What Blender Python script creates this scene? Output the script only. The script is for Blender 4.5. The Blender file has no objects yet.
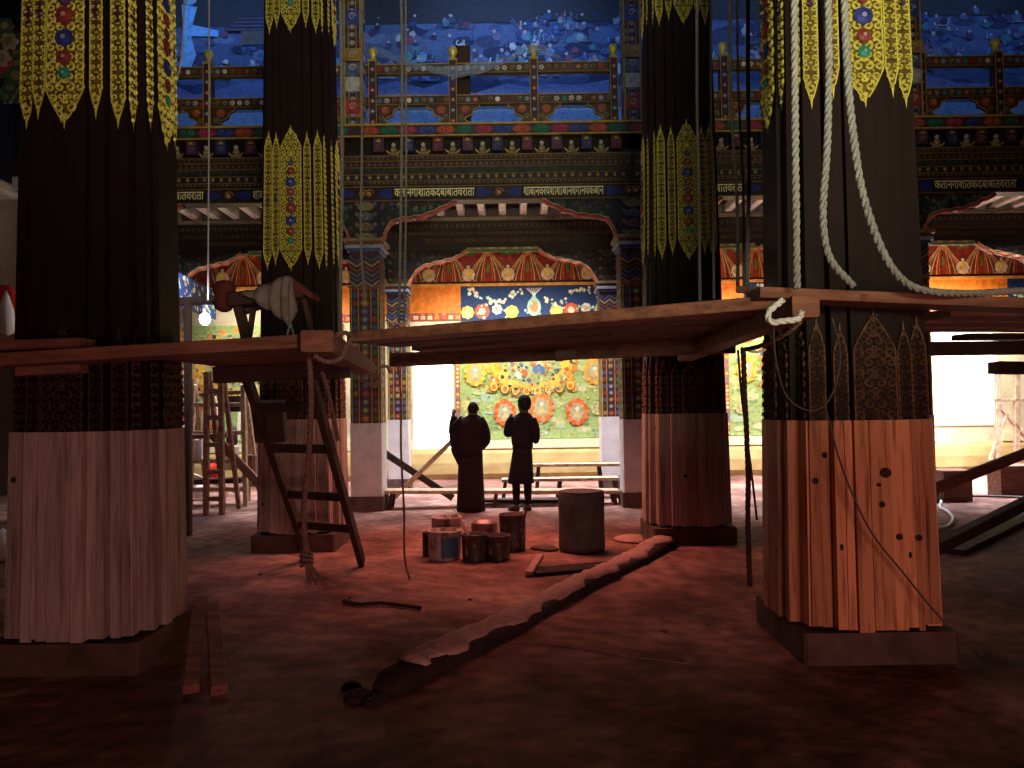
import bpy, math, random
from mathutils import Vector, Matrix
random.seed(7)
PI = math.pi
S = bpy.context.scene
COL = S.collection
# ------------------------------------------------------------------ camera
F = 760.0
PITCH, ROLL = math.radians(1.6), math.radians(-0.85)
CAMZ = 1.56
cam_d = bpy.data.cameras.new('camera')
cam_d.sensor_width = 36.0
cam_d.lens = 36.0 * F / 1024
cam_d.clip_end = 200
cam = bpy.data.objects.new('camera', cam_d)
COL.objects.link(cam)
MR = Matrix.Rotation(PI / 2 + PITCH, 4, 'X') @ Matrix.Rotation(ROLL, 4, 'Z')
cam.matrix_world = Matrix.Translation((0, 0, CAMZ)) @ MR
S.camera = cam
def ray(px, py):
    return (MR.to_3x3() @ Vector(((px - 512) / F, (384 - py) / F, -1.0)))
def at(px, py, Y):
    r = ray(px, py); r = r * (Y / r.y); r.z += CAMZ
    return r
def onfloor(px, py, z=0.0):
    r = ray(px, py); r = r * ((z - CAMZ) / r.z); r.z += CAMZ
    return r
# ------------------------------------------------------------------ world and view
w = bpy.data.worlds.new('world'); S.world = w; w.use_nodes = True
w.node_tree.nodes['Background'].inputs[0].default_value = (0.75, 0.5, 0.55, 1)
w.node_tree.nodes['Background'].inputs[1].default_value = 0.034
S.view_settings.view_transform = 'Standard'
S.view_settings.look = 'None'
S.view_settings.gamma = 1.0
S.view_settings.exposure = 0.0
S.view_settings.use_curve_mapping = False
S.cycles.use_denoising = True
S.cycles.max_bounces = 6
S.cycles.diffuse_bounces = 3
S.cycles.glossy_bounces = 2
S.cycles.sample_clamp_indirect = 4.0
# ------------------------------------------------------------------ lights
def area(name, loc, target, sx, sy, col, power, spread=180):
    d = bpy.data.lights.new(name, 'AREA'); d.shape = 'RECTANGLE'; d.size = sx; d.size_y = sy
    d.color = col; d.energy = power; d.spread = math.radians(spread)
    o = bpy.data.objects.new(name, d); COL.objects.link(o); o.location = loc
    v = Vector(target) - Vector(loc)
    o.rotation_euler = v.to_track_quat('-Z', 'Y').to_euler()
    return o
area('front_warm_fill', (2.4, -2.8, 0.75), (-0.4, 5, 1.2), 3.0, 0.9, (1.0, 0.46, 0.38), 70, 120)  # added unseen warm light from behind the camera; no entrance is built
area('floor_red_fill', (-0.2, 8.7, 3.1), (-0.2, 8.75, 0), 2.2, 1.0, (1.0, 0.30, 0.19), 72, 125)  # added unseen red light for the middle floor; no lamp hangs there
area('gilding_fill', (1.6, -1.4, 2.4), (0.6, 6, 5.6), 2.4, 0.5, (1.0, 0.98, 0.60), 92, 70)  # added unseen light aimed up at the gilding, kept off the floor
area('facade_fill', (0.3, 7.6, 8.6), (0.3, 12.5, 5.6), 7.0, 1.0, (0.58, 0.72, 1.0), 28, 150)  # added blue fill for the facade, not a fixture
for i, (x, p) in enumerate([(-5.0, 45), (-0.1, 62), (4.2, 26), (8.8, 24)]):
    area('gallery_blue_fill', (x, 13.2, 9.9), (x, 14.6, 7.3), 3.2, 0.8, (0.22, 0.42, 1.0), p, 150)  # added blue lights standing in for upper daylight; no lamps up there
for i, (x, p) in enumerate([(-4.7, 80), (-0.2, 112), (4.2, 120), (8.6, 230)]):
    area('aisle_wall_fill', (x, 14.95, 3.75), (x, 16.3, 1.7), 3.0, 0.35, (1.0, 0.92, 0.72), p, 150)  # added unseen lights to brighten the back wall murals
    area('aisle_floor_fill', (x, 13.4, 4.9), (x, 13.6, 0), 3.2, 1.0, (0.86, 0.93, 1.0), p * 2.4, 84)  # added downward lights under the joists to whiten aisle floor and benches
    area('canopy_fill', (x, 15.0, 3.0), (x, 16.2, 4.6), 2.6, 0.2, (1.0, 0.66, 0.42), p * 0.11, 110)  # added low fill aimed up to brighten the canopy painting
# ------------------------------------------------------------------ materials
def mat(name, col=(.5, .5, .5), rough=.6, metal=0.0, attr=False, noise=None, bump=0.0, bscale=40, island=0.0, emit=None, spec=0.3, alpha=None):
    m = bpy.data.materials.new(name); m.use_nodes = True
    nt = m.node_tree; n = nt.nodes; L = nt.links; b = n['Principled BSDF']
    b.inputs['Roughness'].default_value = rough
    b.inputs['Metallic'].default_value = metal
    b.inputs['Specular IOR Level'].default_value = spec
    b.inputs['Base Color'].default_value = (*col, 1)
    src = None
    if attr:
        a = n.new('ShaderNodeAttribute'); a.attribute_name = 'Col'; src = a.outputs['Color']
    tc = n.new('ShaderNodeTexCoord')
    if noise:
        scale, stretch, col2, lo, hi = noise
        mp = n.new('ShaderNodeMapping'); mp.inputs['Scale'].default_value = stretch
        L.new(tc.outputs['Object'], mp.inputs['Vector'])
        nz = n.new('ShaderNodeTexNoise'); nz.inputs['Scale'].default_value = scale; nz.inputs['Detail'].default_value = 5; nz.inputs['Roughness'].default_value = .6
        L.new(mp.outputs[0], nz.inputs['Vector'])
        r = n.new('ShaderNodeMapRange'); r.inputs['From Min'].default_value = lo; r.inputs['From Max'].default_value = hi
        L.new(nz.outputs['Fac'], r.inputs['Value'])
        mx = n.new('ShaderNodeMix'); mx.data_type = 'RGBA'
        L.new(r.outputs[0], mx.inputs['Factor'])
        if attr:
            L.new(src, mx.inputs['A'])
            mu = n.new('ShaderNodeMix'); mu.data_type = 'RGBA'; mu.blend_type = 'MULTIPLY'; mu.inputs['Factor'].default_value = 1
            L.new(src, mu.inputs['A']); mu.inputs['B'].default_value = (*col2, 1)
            L.new(mu.outputs['Result'], mx.inputs['B'])
        else:
            mx.inputs['A'].default_value = (*col, 1); mx.inputs['B'].default_value = (*col2, 1)
        src = mx.outputs['Result']
    if island:
        ge = n.new('ShaderNodeNewGeometry'); hs = n.new('ShaderNodeHueSaturation')
        mr = n.new('ShaderNodeMapRange'); mr.inputs['To Min'].default_value = 1 - island; mr.inputs['To Max'].default_value = 1 + island
        L.new(ge.outputs['Random Per Island'], mr.inputs['Value']); L.new(mr.outputs[0], hs.inputs['Value'])
        if src: L.new(src, hs.inputs['Color'])
        else: hs.inputs['Color'].default_value = (*col, 1)
        src = hs.outputs['Color']
    if src: L.new(src, b.inputs['Base Color'])
    if bump:
        n2 = n.new('ShaderNodeTexNoise'); n2.inputs['Scale'].default_value = bscale; n2.inputs['Detail'].default_value = 4
        mp2 = n.new('ShaderNodeMapping')
        if noise: mp2.inputs['Scale'].default_value = noise[1]
        L.new(tc.outputs['Object'], mp2.inputs['Vector']); L.new(mp2.outputs[0], n2.inputs['Vector'])
        bp = n.new('ShaderNodeBump'); bp.inputs['Strength'].default_value = bump; bp.inputs['Distance'].default_value = 0.02
        L.new(n2.outputs['Fac'], bp.inputs['Height']); L.new(bp.outputs[0], b.inputs['Normal'])
    if emit:
        b.inputs['Emission Color'].default_value = (*emit[0], 1); b.inputs['Emission Strength'].default_value = emit[1]
    if alpha is not None:
        b.inputs['Alpha'].default_value = alpha
    return m
M = {}
M['paint'] = mat('painted_surface', attr=True, rough=.5, noise=(9, (1, 1, 1), (.45, .42, .4), .35, .75), bump=.15, bscale=60)
M['mural'] = mat('mural_paint', attr=True, rough=.7, noise=(14, (1, 1, 1), (.62, .6, .5), .45, .7))
M['gold'] = mat('gold_leaf', (.64, .575, .115), .42, .15, noise=(30, (1, 1, 1), (.46, .34, .05), .4, .75), spec=.6)
M['gold_ground'] = mat('gold_ground', (.13, .095, .02), .5, .1, noise=(25, (1, 1, 1), (.04, .025, .01), .4, .65))
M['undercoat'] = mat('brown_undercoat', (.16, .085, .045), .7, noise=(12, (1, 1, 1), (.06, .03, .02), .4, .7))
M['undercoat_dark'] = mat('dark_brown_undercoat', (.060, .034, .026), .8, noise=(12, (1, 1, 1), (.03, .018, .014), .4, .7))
M['maroon'] = mat('maroon_lacquer', (.014, .006, .007), .6, noise=(3, (6, 6, .6), (.008, .004, .005), .4, .7), spec=.15)
M['raw_wood'] = mat('pink_lit_board', (.42, .315, .285), .75, noise=(5, (5, 5, .35), (.20, .13, .12), .45, .72), bump=.4, bscale=20, island=.22)  # pinker copy of the boards: difference in light put into colour
M['pine'] = mat('orange_lit_board', (.62, .27, .13), .65, noise=(5, (6, 6, .35), (.20, .06, .03), .50, .72), bump=.35, bscale=20, island=.35)  # orange light on the near right column put into its board colour
M['knot'] = mat('wood_knot', (.05, .02, .012), .8, noise=(40, (1, 1, 1), (.02, .01, .008), .4, .6))
M['plinth'] = mat('plinth_stone', (.13, .075, .065), .85, noise=(6, (1, 1, 1), (.07, .04, .035), .35, .7), bump=.3, bscale=30)
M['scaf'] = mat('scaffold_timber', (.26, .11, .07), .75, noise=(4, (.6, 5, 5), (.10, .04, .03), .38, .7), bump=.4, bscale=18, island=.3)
M['scaf_mid'] = mat('shaded_timber', (.13, .062, .05), .8, noise=(4, (.6, 5, 5), (.05, .025, .02), .38, .7), bump=.4, bscale=18, island=.35)  # shade under the deck put into a darker copy of the timber
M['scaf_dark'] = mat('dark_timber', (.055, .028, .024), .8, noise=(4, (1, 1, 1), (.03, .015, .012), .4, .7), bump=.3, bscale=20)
M['lumber'] = mat('pale_lumber', (.50, .33, .22), .7, noise=(4, (3, 3, 3), (.25, .15, .1), .4, .7), bump=.25, island=.2)
M['rope'] = mat('pale_rope', (.33, .33, .33), .9, noise=(60, (1, 1, 1), (.17, .165, .16), .4, .7), bump=.5, bscale=150)
M['thin_rope'] = mat('thin_grey_rope', (.17, .16, .16), .9, noise=(60, (1, 1, 1), (.09, .08, .08), .4, .7), bump=.5, bscale=150)
M['rope_brown'] = mat('brown_rope', (.26, .15, .12), .9, noise=(60, (1, 1, 1), (.12, .07, .06), .4, .7), bump=.5, bscale=150)
M['letters'] = mat('pale_gold_letters', (.80, .74, .38), .5)
M['white_rope'] = mat('white_rope', (.72, .74, .76), .85, bump=.3, bscale=150)
M['cable'] = mat('cable_rubber', (.09, .07, .07), .6)
M['wire'] = mat('steel_wire', (.45, .45, .45), .5, .3)
M['hose'] = mat('white_hose', (.7, .72, .75), .4)
M['floor'] = None
M['plaster_white'] = mat('white_plaster', (.62, .55, .56), .8, noise=(4, (1, 1, 1), (.48, .40, .40), .4, .7))
M['cloth'] = mat('grey_cloth', (.20, .16, .15), .95, noise=(12, (1, 1, 1), (.12, .1, .095), .4, .7), bump=.4, bscale=60)
M['bag_red'] = mat('dark_red_cloth', (.10, .02, .02), .9)
M['robe'] = mat('maroon_robe', (.016, .004, .007), .95, noise=(20, (1, 1, .3), (.010, .003, .005), .4, .6))
M['gho'] = mat('dark_tunic', (.008, .006, .009), .95, noise=(20, (1, 1, 1), (.01, .007, .01), .4, .6))
M['skin'] = mat('skin', (.09, .045, .032), .7)
M['hair'] = mat('black_hair', (.008, .006, .006), .7)
M['shoe'] = mat('black_leather', (.01, .008, .008), .4)
M['drum'] = mat('grey_drum', (.10, .10, .105), .8, noise=(5, (1, 1, 1), (.06, .045, .045), .35, .7), bump=.3, bscale=20)
M['tin_white'] = mat('spattered_white_tin', (.42, .34, .33), .5, noise=(10, (1, 1, .5), (.14, .08, .07), .45, .6))
M['tin_dark'] = mat('spattered_dark_tin', (.05, .03, .03), .5, noise=(16, (1, 1, .6), (.26, .2, .19), .58, .68))
M['tin_blue'] = mat('blue_label', (.03, .10, .19), .5)
M['paint_red'] = mat('wet_red_paint', (.16, .03, .02), .25)
M['paint_pale'] = mat('pale_paint', (.40, .32, .3), .35)
M['tin_metal'] = mat('tin_metal', (.25, .2, .2), .4, .6)
M['log'] = mat('rough_beam_wood', (.035, .02, .019), .9, noise=(6, (1, 1, 1), (.018, .010, .010), .4, .65), bump=.6, bscale=14)
M['plastercrust'] = mat('pale_plaster_crust', (.50, .31, .28), .95, noise=(14, (1, 1, 1), (.36, .20, .18), .4, .7), bump=.6, bscale=30)
M['bulb'] = mat('lit_bulb', (1, 1, 1), .3, emit=((.92, .97, 1.0), 30))
M['pane_glow'] = mat('glow_pane', (.9, .9, .9), .3, emit=((1.0, .97, .90), 3.2))  # emissive filler for white-hot wall areas
M['net'] = mat('plastic_netting', (.28, .38, .62), .4, alpha=.38)
M['cream'] = mat('cream_plaster', (.72, .66, .50), .8, noise=(3, (1, 1, 1), (.5, .44, .32), .4, .7))
M['red_cloth'] = mat('red_cloth', (.65, .03, .02), .8)
M['white_cloth'] = mat('white_cloth', (.75, .65, .6), .9, bump=.4)
M['dado'] = mat('ochre_plaster', (.60, .44, .20), .75, noise=(2.5, (1, 1, 2), (.45, .30, .12), .35, .7))
M['ivory'] = mat('ivory_ledge', (.80, .74, .52), .6)
M['wallpaint'] = mat('dark_hall_wall', (.035, .02, .022), .8, noise=(2, (1, 1, 1), (.025, .015, .015), .4, .7))
M['ceil'] = mat('dark_ceiling', (.03, .025, .03), .9)
# floor: trodden red-brown earth and dust
m = bpy.data.materials.new('dusty_earth_floor'); m.use_nodes = True
nt = m.node_tree; n = nt.nodes; L = nt.links; b = n['Principled BSDF']; b.inputs['Roughness'].default_value = .85; b.inputs['Specular IOR Level'].default_value = .15
tc = n.new('ShaderNodeTexCoord'); n1 = n.new('ShaderNodeTexNoise'); n1.inputs['Scale'].default_value = 0.9; n1.inputs['Detail'].default_value = 8; n1.inputs['Roughness'].default_value = .62
n2 = n.new('ShaderNodeTexNoise'); n2.inputs['Scale'].default_value = 7; n2.inputs['Detail'].default_value = 6
L.new(tc.outputs['Object'], n1.inputs['Vector']); L.new(tc.outputs['Object'], n2.inputs['Vector'])
r1 = n.new('ShaderNodeValToRGB'); r1.color_ramp.elements[0].position = .36; r1.color_ramp.elements[0].color = (.12, .05, .042, 1)
r1.color_ramp.elements[1].position = .66; r1.color_ramp.elements[1].color = (.44, .23, .19, 1)
e = r1.color_ramp.elements.new(.5); e.color = (.24, .115, .095, 1)
r2 = n.new('ShaderNodeMapRange'); r2.inputs['From Min'].default_value = .35; r2.inputs['From Max'].default_value = .7; r2.inputs['To Min'].default_value = .65; r2.inputs['To Max'].default_value = 1.3
hs = n.new('ShaderNodeHueSaturation')
L.new(n1.outputs['Fac'], r1.inputs[0]); L.new(n2.outputs['Fac'], r2.inputs['Value']); L.new(r1.outputs[0], hs.inputs['Color']); L.new(r2.outputs[0], hs.inputs['Value']); L.new(hs.outputs[0], b.inputs['Base Color'])
bp = n.new('ShaderNodeBump'); bp.inputs['Strength'].default_value = .7; bp.inputs['Distance'].default_value = .03
n3 = n.new('ShaderNodeTexNoise'); n3.inputs['Scale'].default_value = 5; n3.inputs['Detail'].default_value = 10; L.new(tc.outputs['Object'], n3.inputs['Vector'])
L.new(n3.outputs['Fac'], bp.inputs['Height']); L.new(bp.outputs[0], b.inputs['Normal'])
M['floor'] = m
# ------------------------------------------------------------------ mesh collector
class G:
    def __init__(s, col=(.5, .5, .5)):
        s.v = []; s.f = []; s.c = []; s.col = col; s.T = None; s.n = 0
    def lift(s, y):
        s.n = (s.n + 1) % 150; return y - s.n * 1e-5
    def av(s, pts):
        i = len(s.v)
        s.v += [tuple(s.T(*p)) if s.T else tuple(p) for p in pts]
        return i
    def face(s, idx, col=None):
        s.f.append(tuple(idx)); s.c.append(col or s.col)
    def poly(s, pts, col=None):
        i = s.av(pts); s.face(range(i, i + len(pts)), col)
    def box(s, x0, x1, y0, y1, z0, z1, col=None):
        i = s.av([(x0, y0, z0), (x1, y0, z0), (x1, y1, z0), (x0, y1, z0), (x0, y0, z1), (x1, y0, z1), (x1, y1, z1), (x0, y1, z1)])
        for q in ((0, 3, 2, 1), (4, 5, 6, 7), (0, 1, 5, 4), (1, 2, 6, 5), (2, 3, 7, 6), (3, 0, 4, 7)): s.face([i + k for k in q], col)
    def beam(s, p0, p1, w_, h, col=None, up=(0, 0, 1), taper=1.0, cham=0.12):
        p0 = Vector(p0); p1 = Vector(p1); d = (p1 - p0).normalized(); u = Vector(up)
        if abs(d.dot(u)) > .97: u = Vector((0, 1, 0))
        a = d.cross(u).normalized(); u = a.cross(d).normalized()
        c = min(w_, h) * cham
        pr = [(-w_ / 2 + c, -h / 2), (w_ / 2 - c, -h / 2), (w_ / 2, -h / 2 + c), (w_ / 2, h / 2 - c), (w_ / 2 - c, h / 2), (-w_ / 2 + c, h / 2), (-w_ / 2, h / 2 - c), (-w_ / 2, -h / 2 + c)]
        i = s.av([p0 + a * x + u * y for x, y in pr] + [p1 + (a * x + u * y) * taper for x, y in pr])
        for k in range(8):
            s.face([i + k, i + (k + 1) % 8, i + 8 + (k + 1) % 8, i + 8 + k], col)
        s.face([i + k for k in range(7, -1, -1)], col); s.face([i + 8 + k for k in range(8)], col)
    def tube(s, pts, r, n=8, col=None, caps=True):
        pts = [Vector(p) for p in pts]; N = len(pts)
        rs = r if isinstance(r, (list, tuple)) else [r] * N
        base = []; ref = None
        for k, p in enumerate(pts):
            d = (pts[min(k + 1, N - 1)] - pts[max(k - 1, 0)]).normalized()
            if ref is None:
                ref = Vector((1, 0, 0)) if abs(d.x) < .9 else Vector((0, 1, 0))
            a = (ref - d * ref.dot(d)).normalized(); b_ = d.cross(a); ref = a
            base.append(s.av([p + (a * math.cos(2 * PI * j / n) + b_ * math.sin(2 * PI * j / n)) * rs[k] for j in range(n)]))
        for k in range(N - 1):
            for j in range(n):
                s.face([base[k] + j, base[k] + (j + 1) % n, base[k + 1] + (j + 1) % n, base[k + 1] + j], col)
        if caps:
            s.face([base[0] + j for j in range(n - 1, -1, -1)], col); s.face([base[-1] + j for j in range(n)], col)
    def lathe(s, prof, c, n=20, col=None, sx=1, sy=1, fn=None):
        base = []
        for r, z in prof:
            base.append(s.av([(c[0] + r * sx * math.cos(2 * PI * j / n) * (fn(j / n, z) if fn else 1), c[1] + r * sy * math.sin(2 * PI * j / n) * (fn(j / n, z) if fn else 1), c[2] + z) for j in range(n)]))
        for k in range(len(prof) - 1):
            for j in range(n):
                s.face([base[k] + j, base[k] + (j + 1) % n, base[k + 1] + (j + 1) % n, base[k + 1] + j], col)
        s.face([base[0] + j for j in range(n - 1, -1, -1)], col); s.face([base[-1] + j for j in range(n)], col)
    def extrude(s, out, y0, y1, col=None, side=None):
        """outline in (x, z), solid between y0 (front) and y1"""
        n_ = len(out); i = s.av([(x, y0, z) for x, z in out] + [(x, y1, z) for x, z in out])
        s.face(range(i, i + n_), col); s.face(range(i + 2 * n_ - 1, i + n_ - 1, -1), col)
        for k in range(n_): s.face([i + k, i + n_ + k, i + n_ + (k + 1) % n_, i + (k + 1) % n_], side or col)
    def disc(s, x, z, r, y, col=None, n=12, rz=None, a0=0, dome=0):
        rz = rz or r; y = s.lift(y)
        if dome:
            i = s.av([(x + r * math.cos(a0 + 2 * PI * k / n), y, z + rz * math.sin(a0 + 2 * PI * k / n)) for k in range(n)] + [(x, y - dome, z)])
            for k in range(n): s.face([i + k, i + (k + 1) % n, i + n], col)
        else:
            s.poly([(x + r * math.cos(a0 + 2 * PI * k / n), y, z + rz * math.sin(a0 + 2 * PI * k / n)) for k in range(n)], col)
    def petals(s, x, z, r, y, k_, col, inner=None, n=5):
        for k in range(k_):
            a = 2 * PI * k / k_
            s.disc(x + r * .62 * math.cos(a), z + r * .62 * math.sin(a), r * .36, y, col, 8)
        s.disc(x, z, r * .45, y - .002, inner or col, 10)
    def spiral(s, x, z, R, y, col=None, turns=1.35, w_=.34, seg=11, a0=0, hand=1, raise_=.006):
        pts = []; y = s.lift(y)
        for k in range(seg + 1):
            t = k / seg; a = a0 + hand * turns * 2 * PI * t; rr = R * (1 - .78 * t); ww = R * w_ * (1 - .5 * t) * .5
            c, s_ = math.cos(a), math.sin(a)
            pts += [(x + (rr + ww) * c, y, z + (rr + ww) * s_), (x + rr * c, y - raise_, z + rr * s_), (x + (rr - ww) * c, y, z + (rr - ww) * s_)]
        i = s.av(pts)
        for k in range(seg):
            q = i + 3 * k
            s.face([q, q + 1, q + 4, q + 3], col); s.face([q + 1, q + 2, q + 5, q + 4], col)
    def ribbon(s, pts, y, w_, col=None):
        """flat line in (x, z) at depth y"""
        y = s.lift(y)
        for (x0, z0), (x1, z1) in zip(pts[:-1], pts[1:]):
            d = math.hypot(x1 - x0, z1 - z0) or 1e-6; nx, nz = -(z1 - z0) / d * w_ / 2, (x1 - x0) / d * w_ / 2
            s.poly([(x0 + nx, y, z0 + nz), (x0 - nx, y, z0 - nz), (x1 - nx, y, z1 - nz), (x1 + nx, y, z1 + nz)], col)
    def sphere(s, c, r, n=12, col=None, sz=1):
        s.lathe([(r * math.sin(PI * k / 8) + 1e-5, -r * sz * math.cos(PI * k / 8)) for k in range(9)], c, n, col)
    def build(s, name, material, parent=None, smooth=False, origin=None):
        me = bpy.data.meshes.new(name)
        off = Vector((0, 0, 0))
        if parent is not None:
            off = world_loc(parent)
        elif origin is not None: off = Vector(origin)
        elif s.v:
            xs = [p[0] for p in s.v]; ys = [p[1] for p in s.v]; zs = [p[2] for p in s.v]
            off = Vector(((min(xs) + max(xs)) / 2, (min(ys) + max(ys)) / 2, min(zs)))
        me.from_pydata([(p[0] - off.x, p[1] - off.y, p[2] - off.z) for p in s.v], [], s.f)
        ca = me.color_attributes.new('Col', 'FLOAT_COLOR', 'CORNER')
        data = []
        for f, c in zip(s.f, s.c): data += [c[0], c[1], c[2], 1.0] * len(f)
        ca.data.foreach_set('color', data)
        if smooth: me.polygons.foreach_set('use_smooth', [True] * len(s.f))
        me.materials.append(material); me.update()
        o = bpy.data.objects.new(name, me); COL.objects.link(o)
        if parent is not None: o.parent = parent
        else: o.location = off
        return o
def world_loc(o):
    v = Vector((0, 0, 0))
    while o: v += o.location; o = o.parent
    return v
def tag(o, label=None, cat=None, group=None, kind=None):
    if label: o['label'] = label
    if cat: o['category'] = cat
    if group: o['group'] = group
    if kind: o['kind'] = kind
    return o
def thing(name, label, cat, loc, group=None):
    o = bpy.data.objects.new(name, None); o.empty_display_size = .1; COL.objects.link(o); o.location = loc
    return tag(o, label, cat, group)
def struct(name, g, material):
    return tag(g.build(name, material), kind='structure')
def copy_tree(o, parent=None):
    c = o.copy(); COL.objects.link(c); c.parent = parent
    for ch in [x for x in o.children]: copy_tree(ch, c)
    return c
def smooth_path(pts, k=8):
    P = [Vector(p) for p in pts]; P = [P[0] * 2 - P[1]] + P + [P[-1] * 2 - P[-2]]; out = []
    for i in range(1, len(P) - 2):
        for j in range(k):
            t = j / k
            out.append(.5 * ((2 * P[i]) + (-P[i - 1] + P[i + 1]) * t + (2 * P[i - 1] - 5 * P[i] + 4 * P[i + 1] - P[i + 2]) * t * t + (-P[i - 1] + 3 * P[i] - 3 * P[i + 1] + P[i + 2]) * t ** 3))
    out.append(P[-2]); return out
def resample(pts, step):
    out = [pts[0]]; acc = 0
    for a, b_ in zip(pts[:-1], pts[1:]):
        d = (b_ - a).length; t = step - acc
        while t <= d:
            out.append(a.lerp(b_, t / d)); t += step
        acc = d - (t - step)
    out.append(pts[-1]); return out
def rope_g(pts, r, g=None, pitch=None, n=5):
    g = g or G(); pitch = pitch or r * 7
    P = resample(smooth_path(pts), pitch / 8); N = len(P)
    ref = None; fr = []
    for k, p in enumerate(P):
        d = (P[min(k + 1, N - 1)] - P[max(k - 1, 0)]).normalized()
        if ref is None: ref = Vector((1, 0, 0)) if abs(d.x) < .9 else Vector((0, 1, 0))
        a = (ref - d * ref.dot(d)).normalized(); ref = a; fr.append((a, d.cross(a)))
    for st in range(3):
        q = []
        for k, p in enumerate(P):
            ph = 2 * PI * (k / 8 + st / 3); q.append(p + (fr[k][0] * math.cos(ph) + fr[k][1] * math.sin(ph)) * r * .5)
        g.tube(q, r * .56, n)
    return g
def cable_g(pts, r, g=None, n=6):
    g = g or G(); g.tube(smooth_path(pts, 6), r, n); return g
# colours
RED = (.42, .035, .025); ORG = (.75, .20, .03); BLU = (.03, .07, .32); TEAL = (.04, .22, .22); GRN = (.06, .22, .06); MAG = (.40, .04, .10)
GLD = (.46, .33, .07); DGLD = (.22, .14, .04); WHT = (.75, .72, .65); DRK = (.028, .016, .016); MAR = (.09, .018, .02); NAVY = (.012, .02, .09)
# ------------------------------------------------------------------ room shell
YW = 16.3
g = G(); g.box(-9.6, 14.5, -8, 16.6, -.12, 0); struct('floor', g, M['floor'])
g = G(); g.box(-9.6, 14.5, -8, 16.6, 10.4, 10.55); struct('ceiling', g, M['ceil'])
g = G(); g.box(-9.75, -9.6, -8, 16.6, 0, 10.4); struct('wall_left', g, M['wallpaint'])
g = G(); g.box(14.5, 14.65, -8, 16.6, 0, 10.4); struct('wall_right', g, M['wallpaint'])
wx = [(at(412, 420, YW).x, at(455, 420, YW).x, .62, 3.2), (at(934, 420, YW).x, at(1000, 420, YW).x, .98, 3.2)]
g = G(); xs = -9.6
for x0, x1, z0, z1 in wx:
    g.box(xs, x0, YW, YW + .3, 0, 5.4); g.box(x0, x1, YW, YW + .3, 0, z0); g.box(x0, x1, YW, YW + .3, z1, 5.4); xs = x1
g.box(xs, 14.5, YW, YW + .3, 0, 5.4)
struct('wall_back', g, M['cream'])
for i, (x0, x1, z0, z1) in enumerate(wx):
    f = G()
    t_ = .035
    f.box(x0, x0 + t_, YW - .02, YW + .2, z0, z1); f.box(x1 - t_, x1, YW - .02, YW + .2, z0, z1)
    f.box(x0 + t_, x1 - t_, YW - .02, YW + .2, z0, z0 + t_); f.box(x0 + t_, x1 - t_, YW - .02, YW + .2, z1 - t_, z1)
    wo = struct('window_%d' % (i + 1), f, M['ivory'])
    p = G(); p.box(x0 + t_, x1 - t_, YW + .1, YW + .12, z0 + t_, z1 - t_); p.build('glow_pane', M['pane_glow'], wo)  # glowing pane added for brightness where the wall is overexposed
# dado of the back wall: rounded ochre skirting bank with an ivory ledge
def dado(x0, x1, nm):
    g = G(); prof = [(0, .0), (-.10, .0), (-.16, .12), (-.17, .35), (-.13, .55), (-.06, .64), (0, .64)]
    i = g.av([(x0, YW + y, z) for y, z in prof] + [(x1, YW + y, z) for y, z in prof]); k_ = len(prof)
    for k in range(k_ - 1): g.face([i + k, i + k + 1, i + k_ + k + 1, i + k_ + k])
    g.face([i + k for k in range(k_)]); g.face([i + 2 * k_ - 1 - k for k in range(k_)])
    struct(nm, g, M['dado'])
dado(-9.4, 14.3, 'baseboard_back')
g = G(); g.box(-9.4, wx[0][0], YW - .10, YW, .645, .83); g.box(wx[0][1], wx[1][0], YW - .10, YW, .645, .83); g.box(wx[1][1], 14.3, YW - .10, YW, .645, .83)
struct('trim_1', g, M['ivory'])
# upper gallery floor, its slab and back wall
g = G(); g.box(-9.6, 14.5, 11.95, 14.6, 5.312, 5.6); g.box(-9.6, 14.5, 14.62, 16.6, 5.42, 5.6); struct('ceiling_aisle', g, M['ceil'])
g = G(); g.box(-9.6, 14.5, 14.62, 14.8, 5.6, 10.4); struct('wall_gallery', g, M['wallpaint'])

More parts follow.
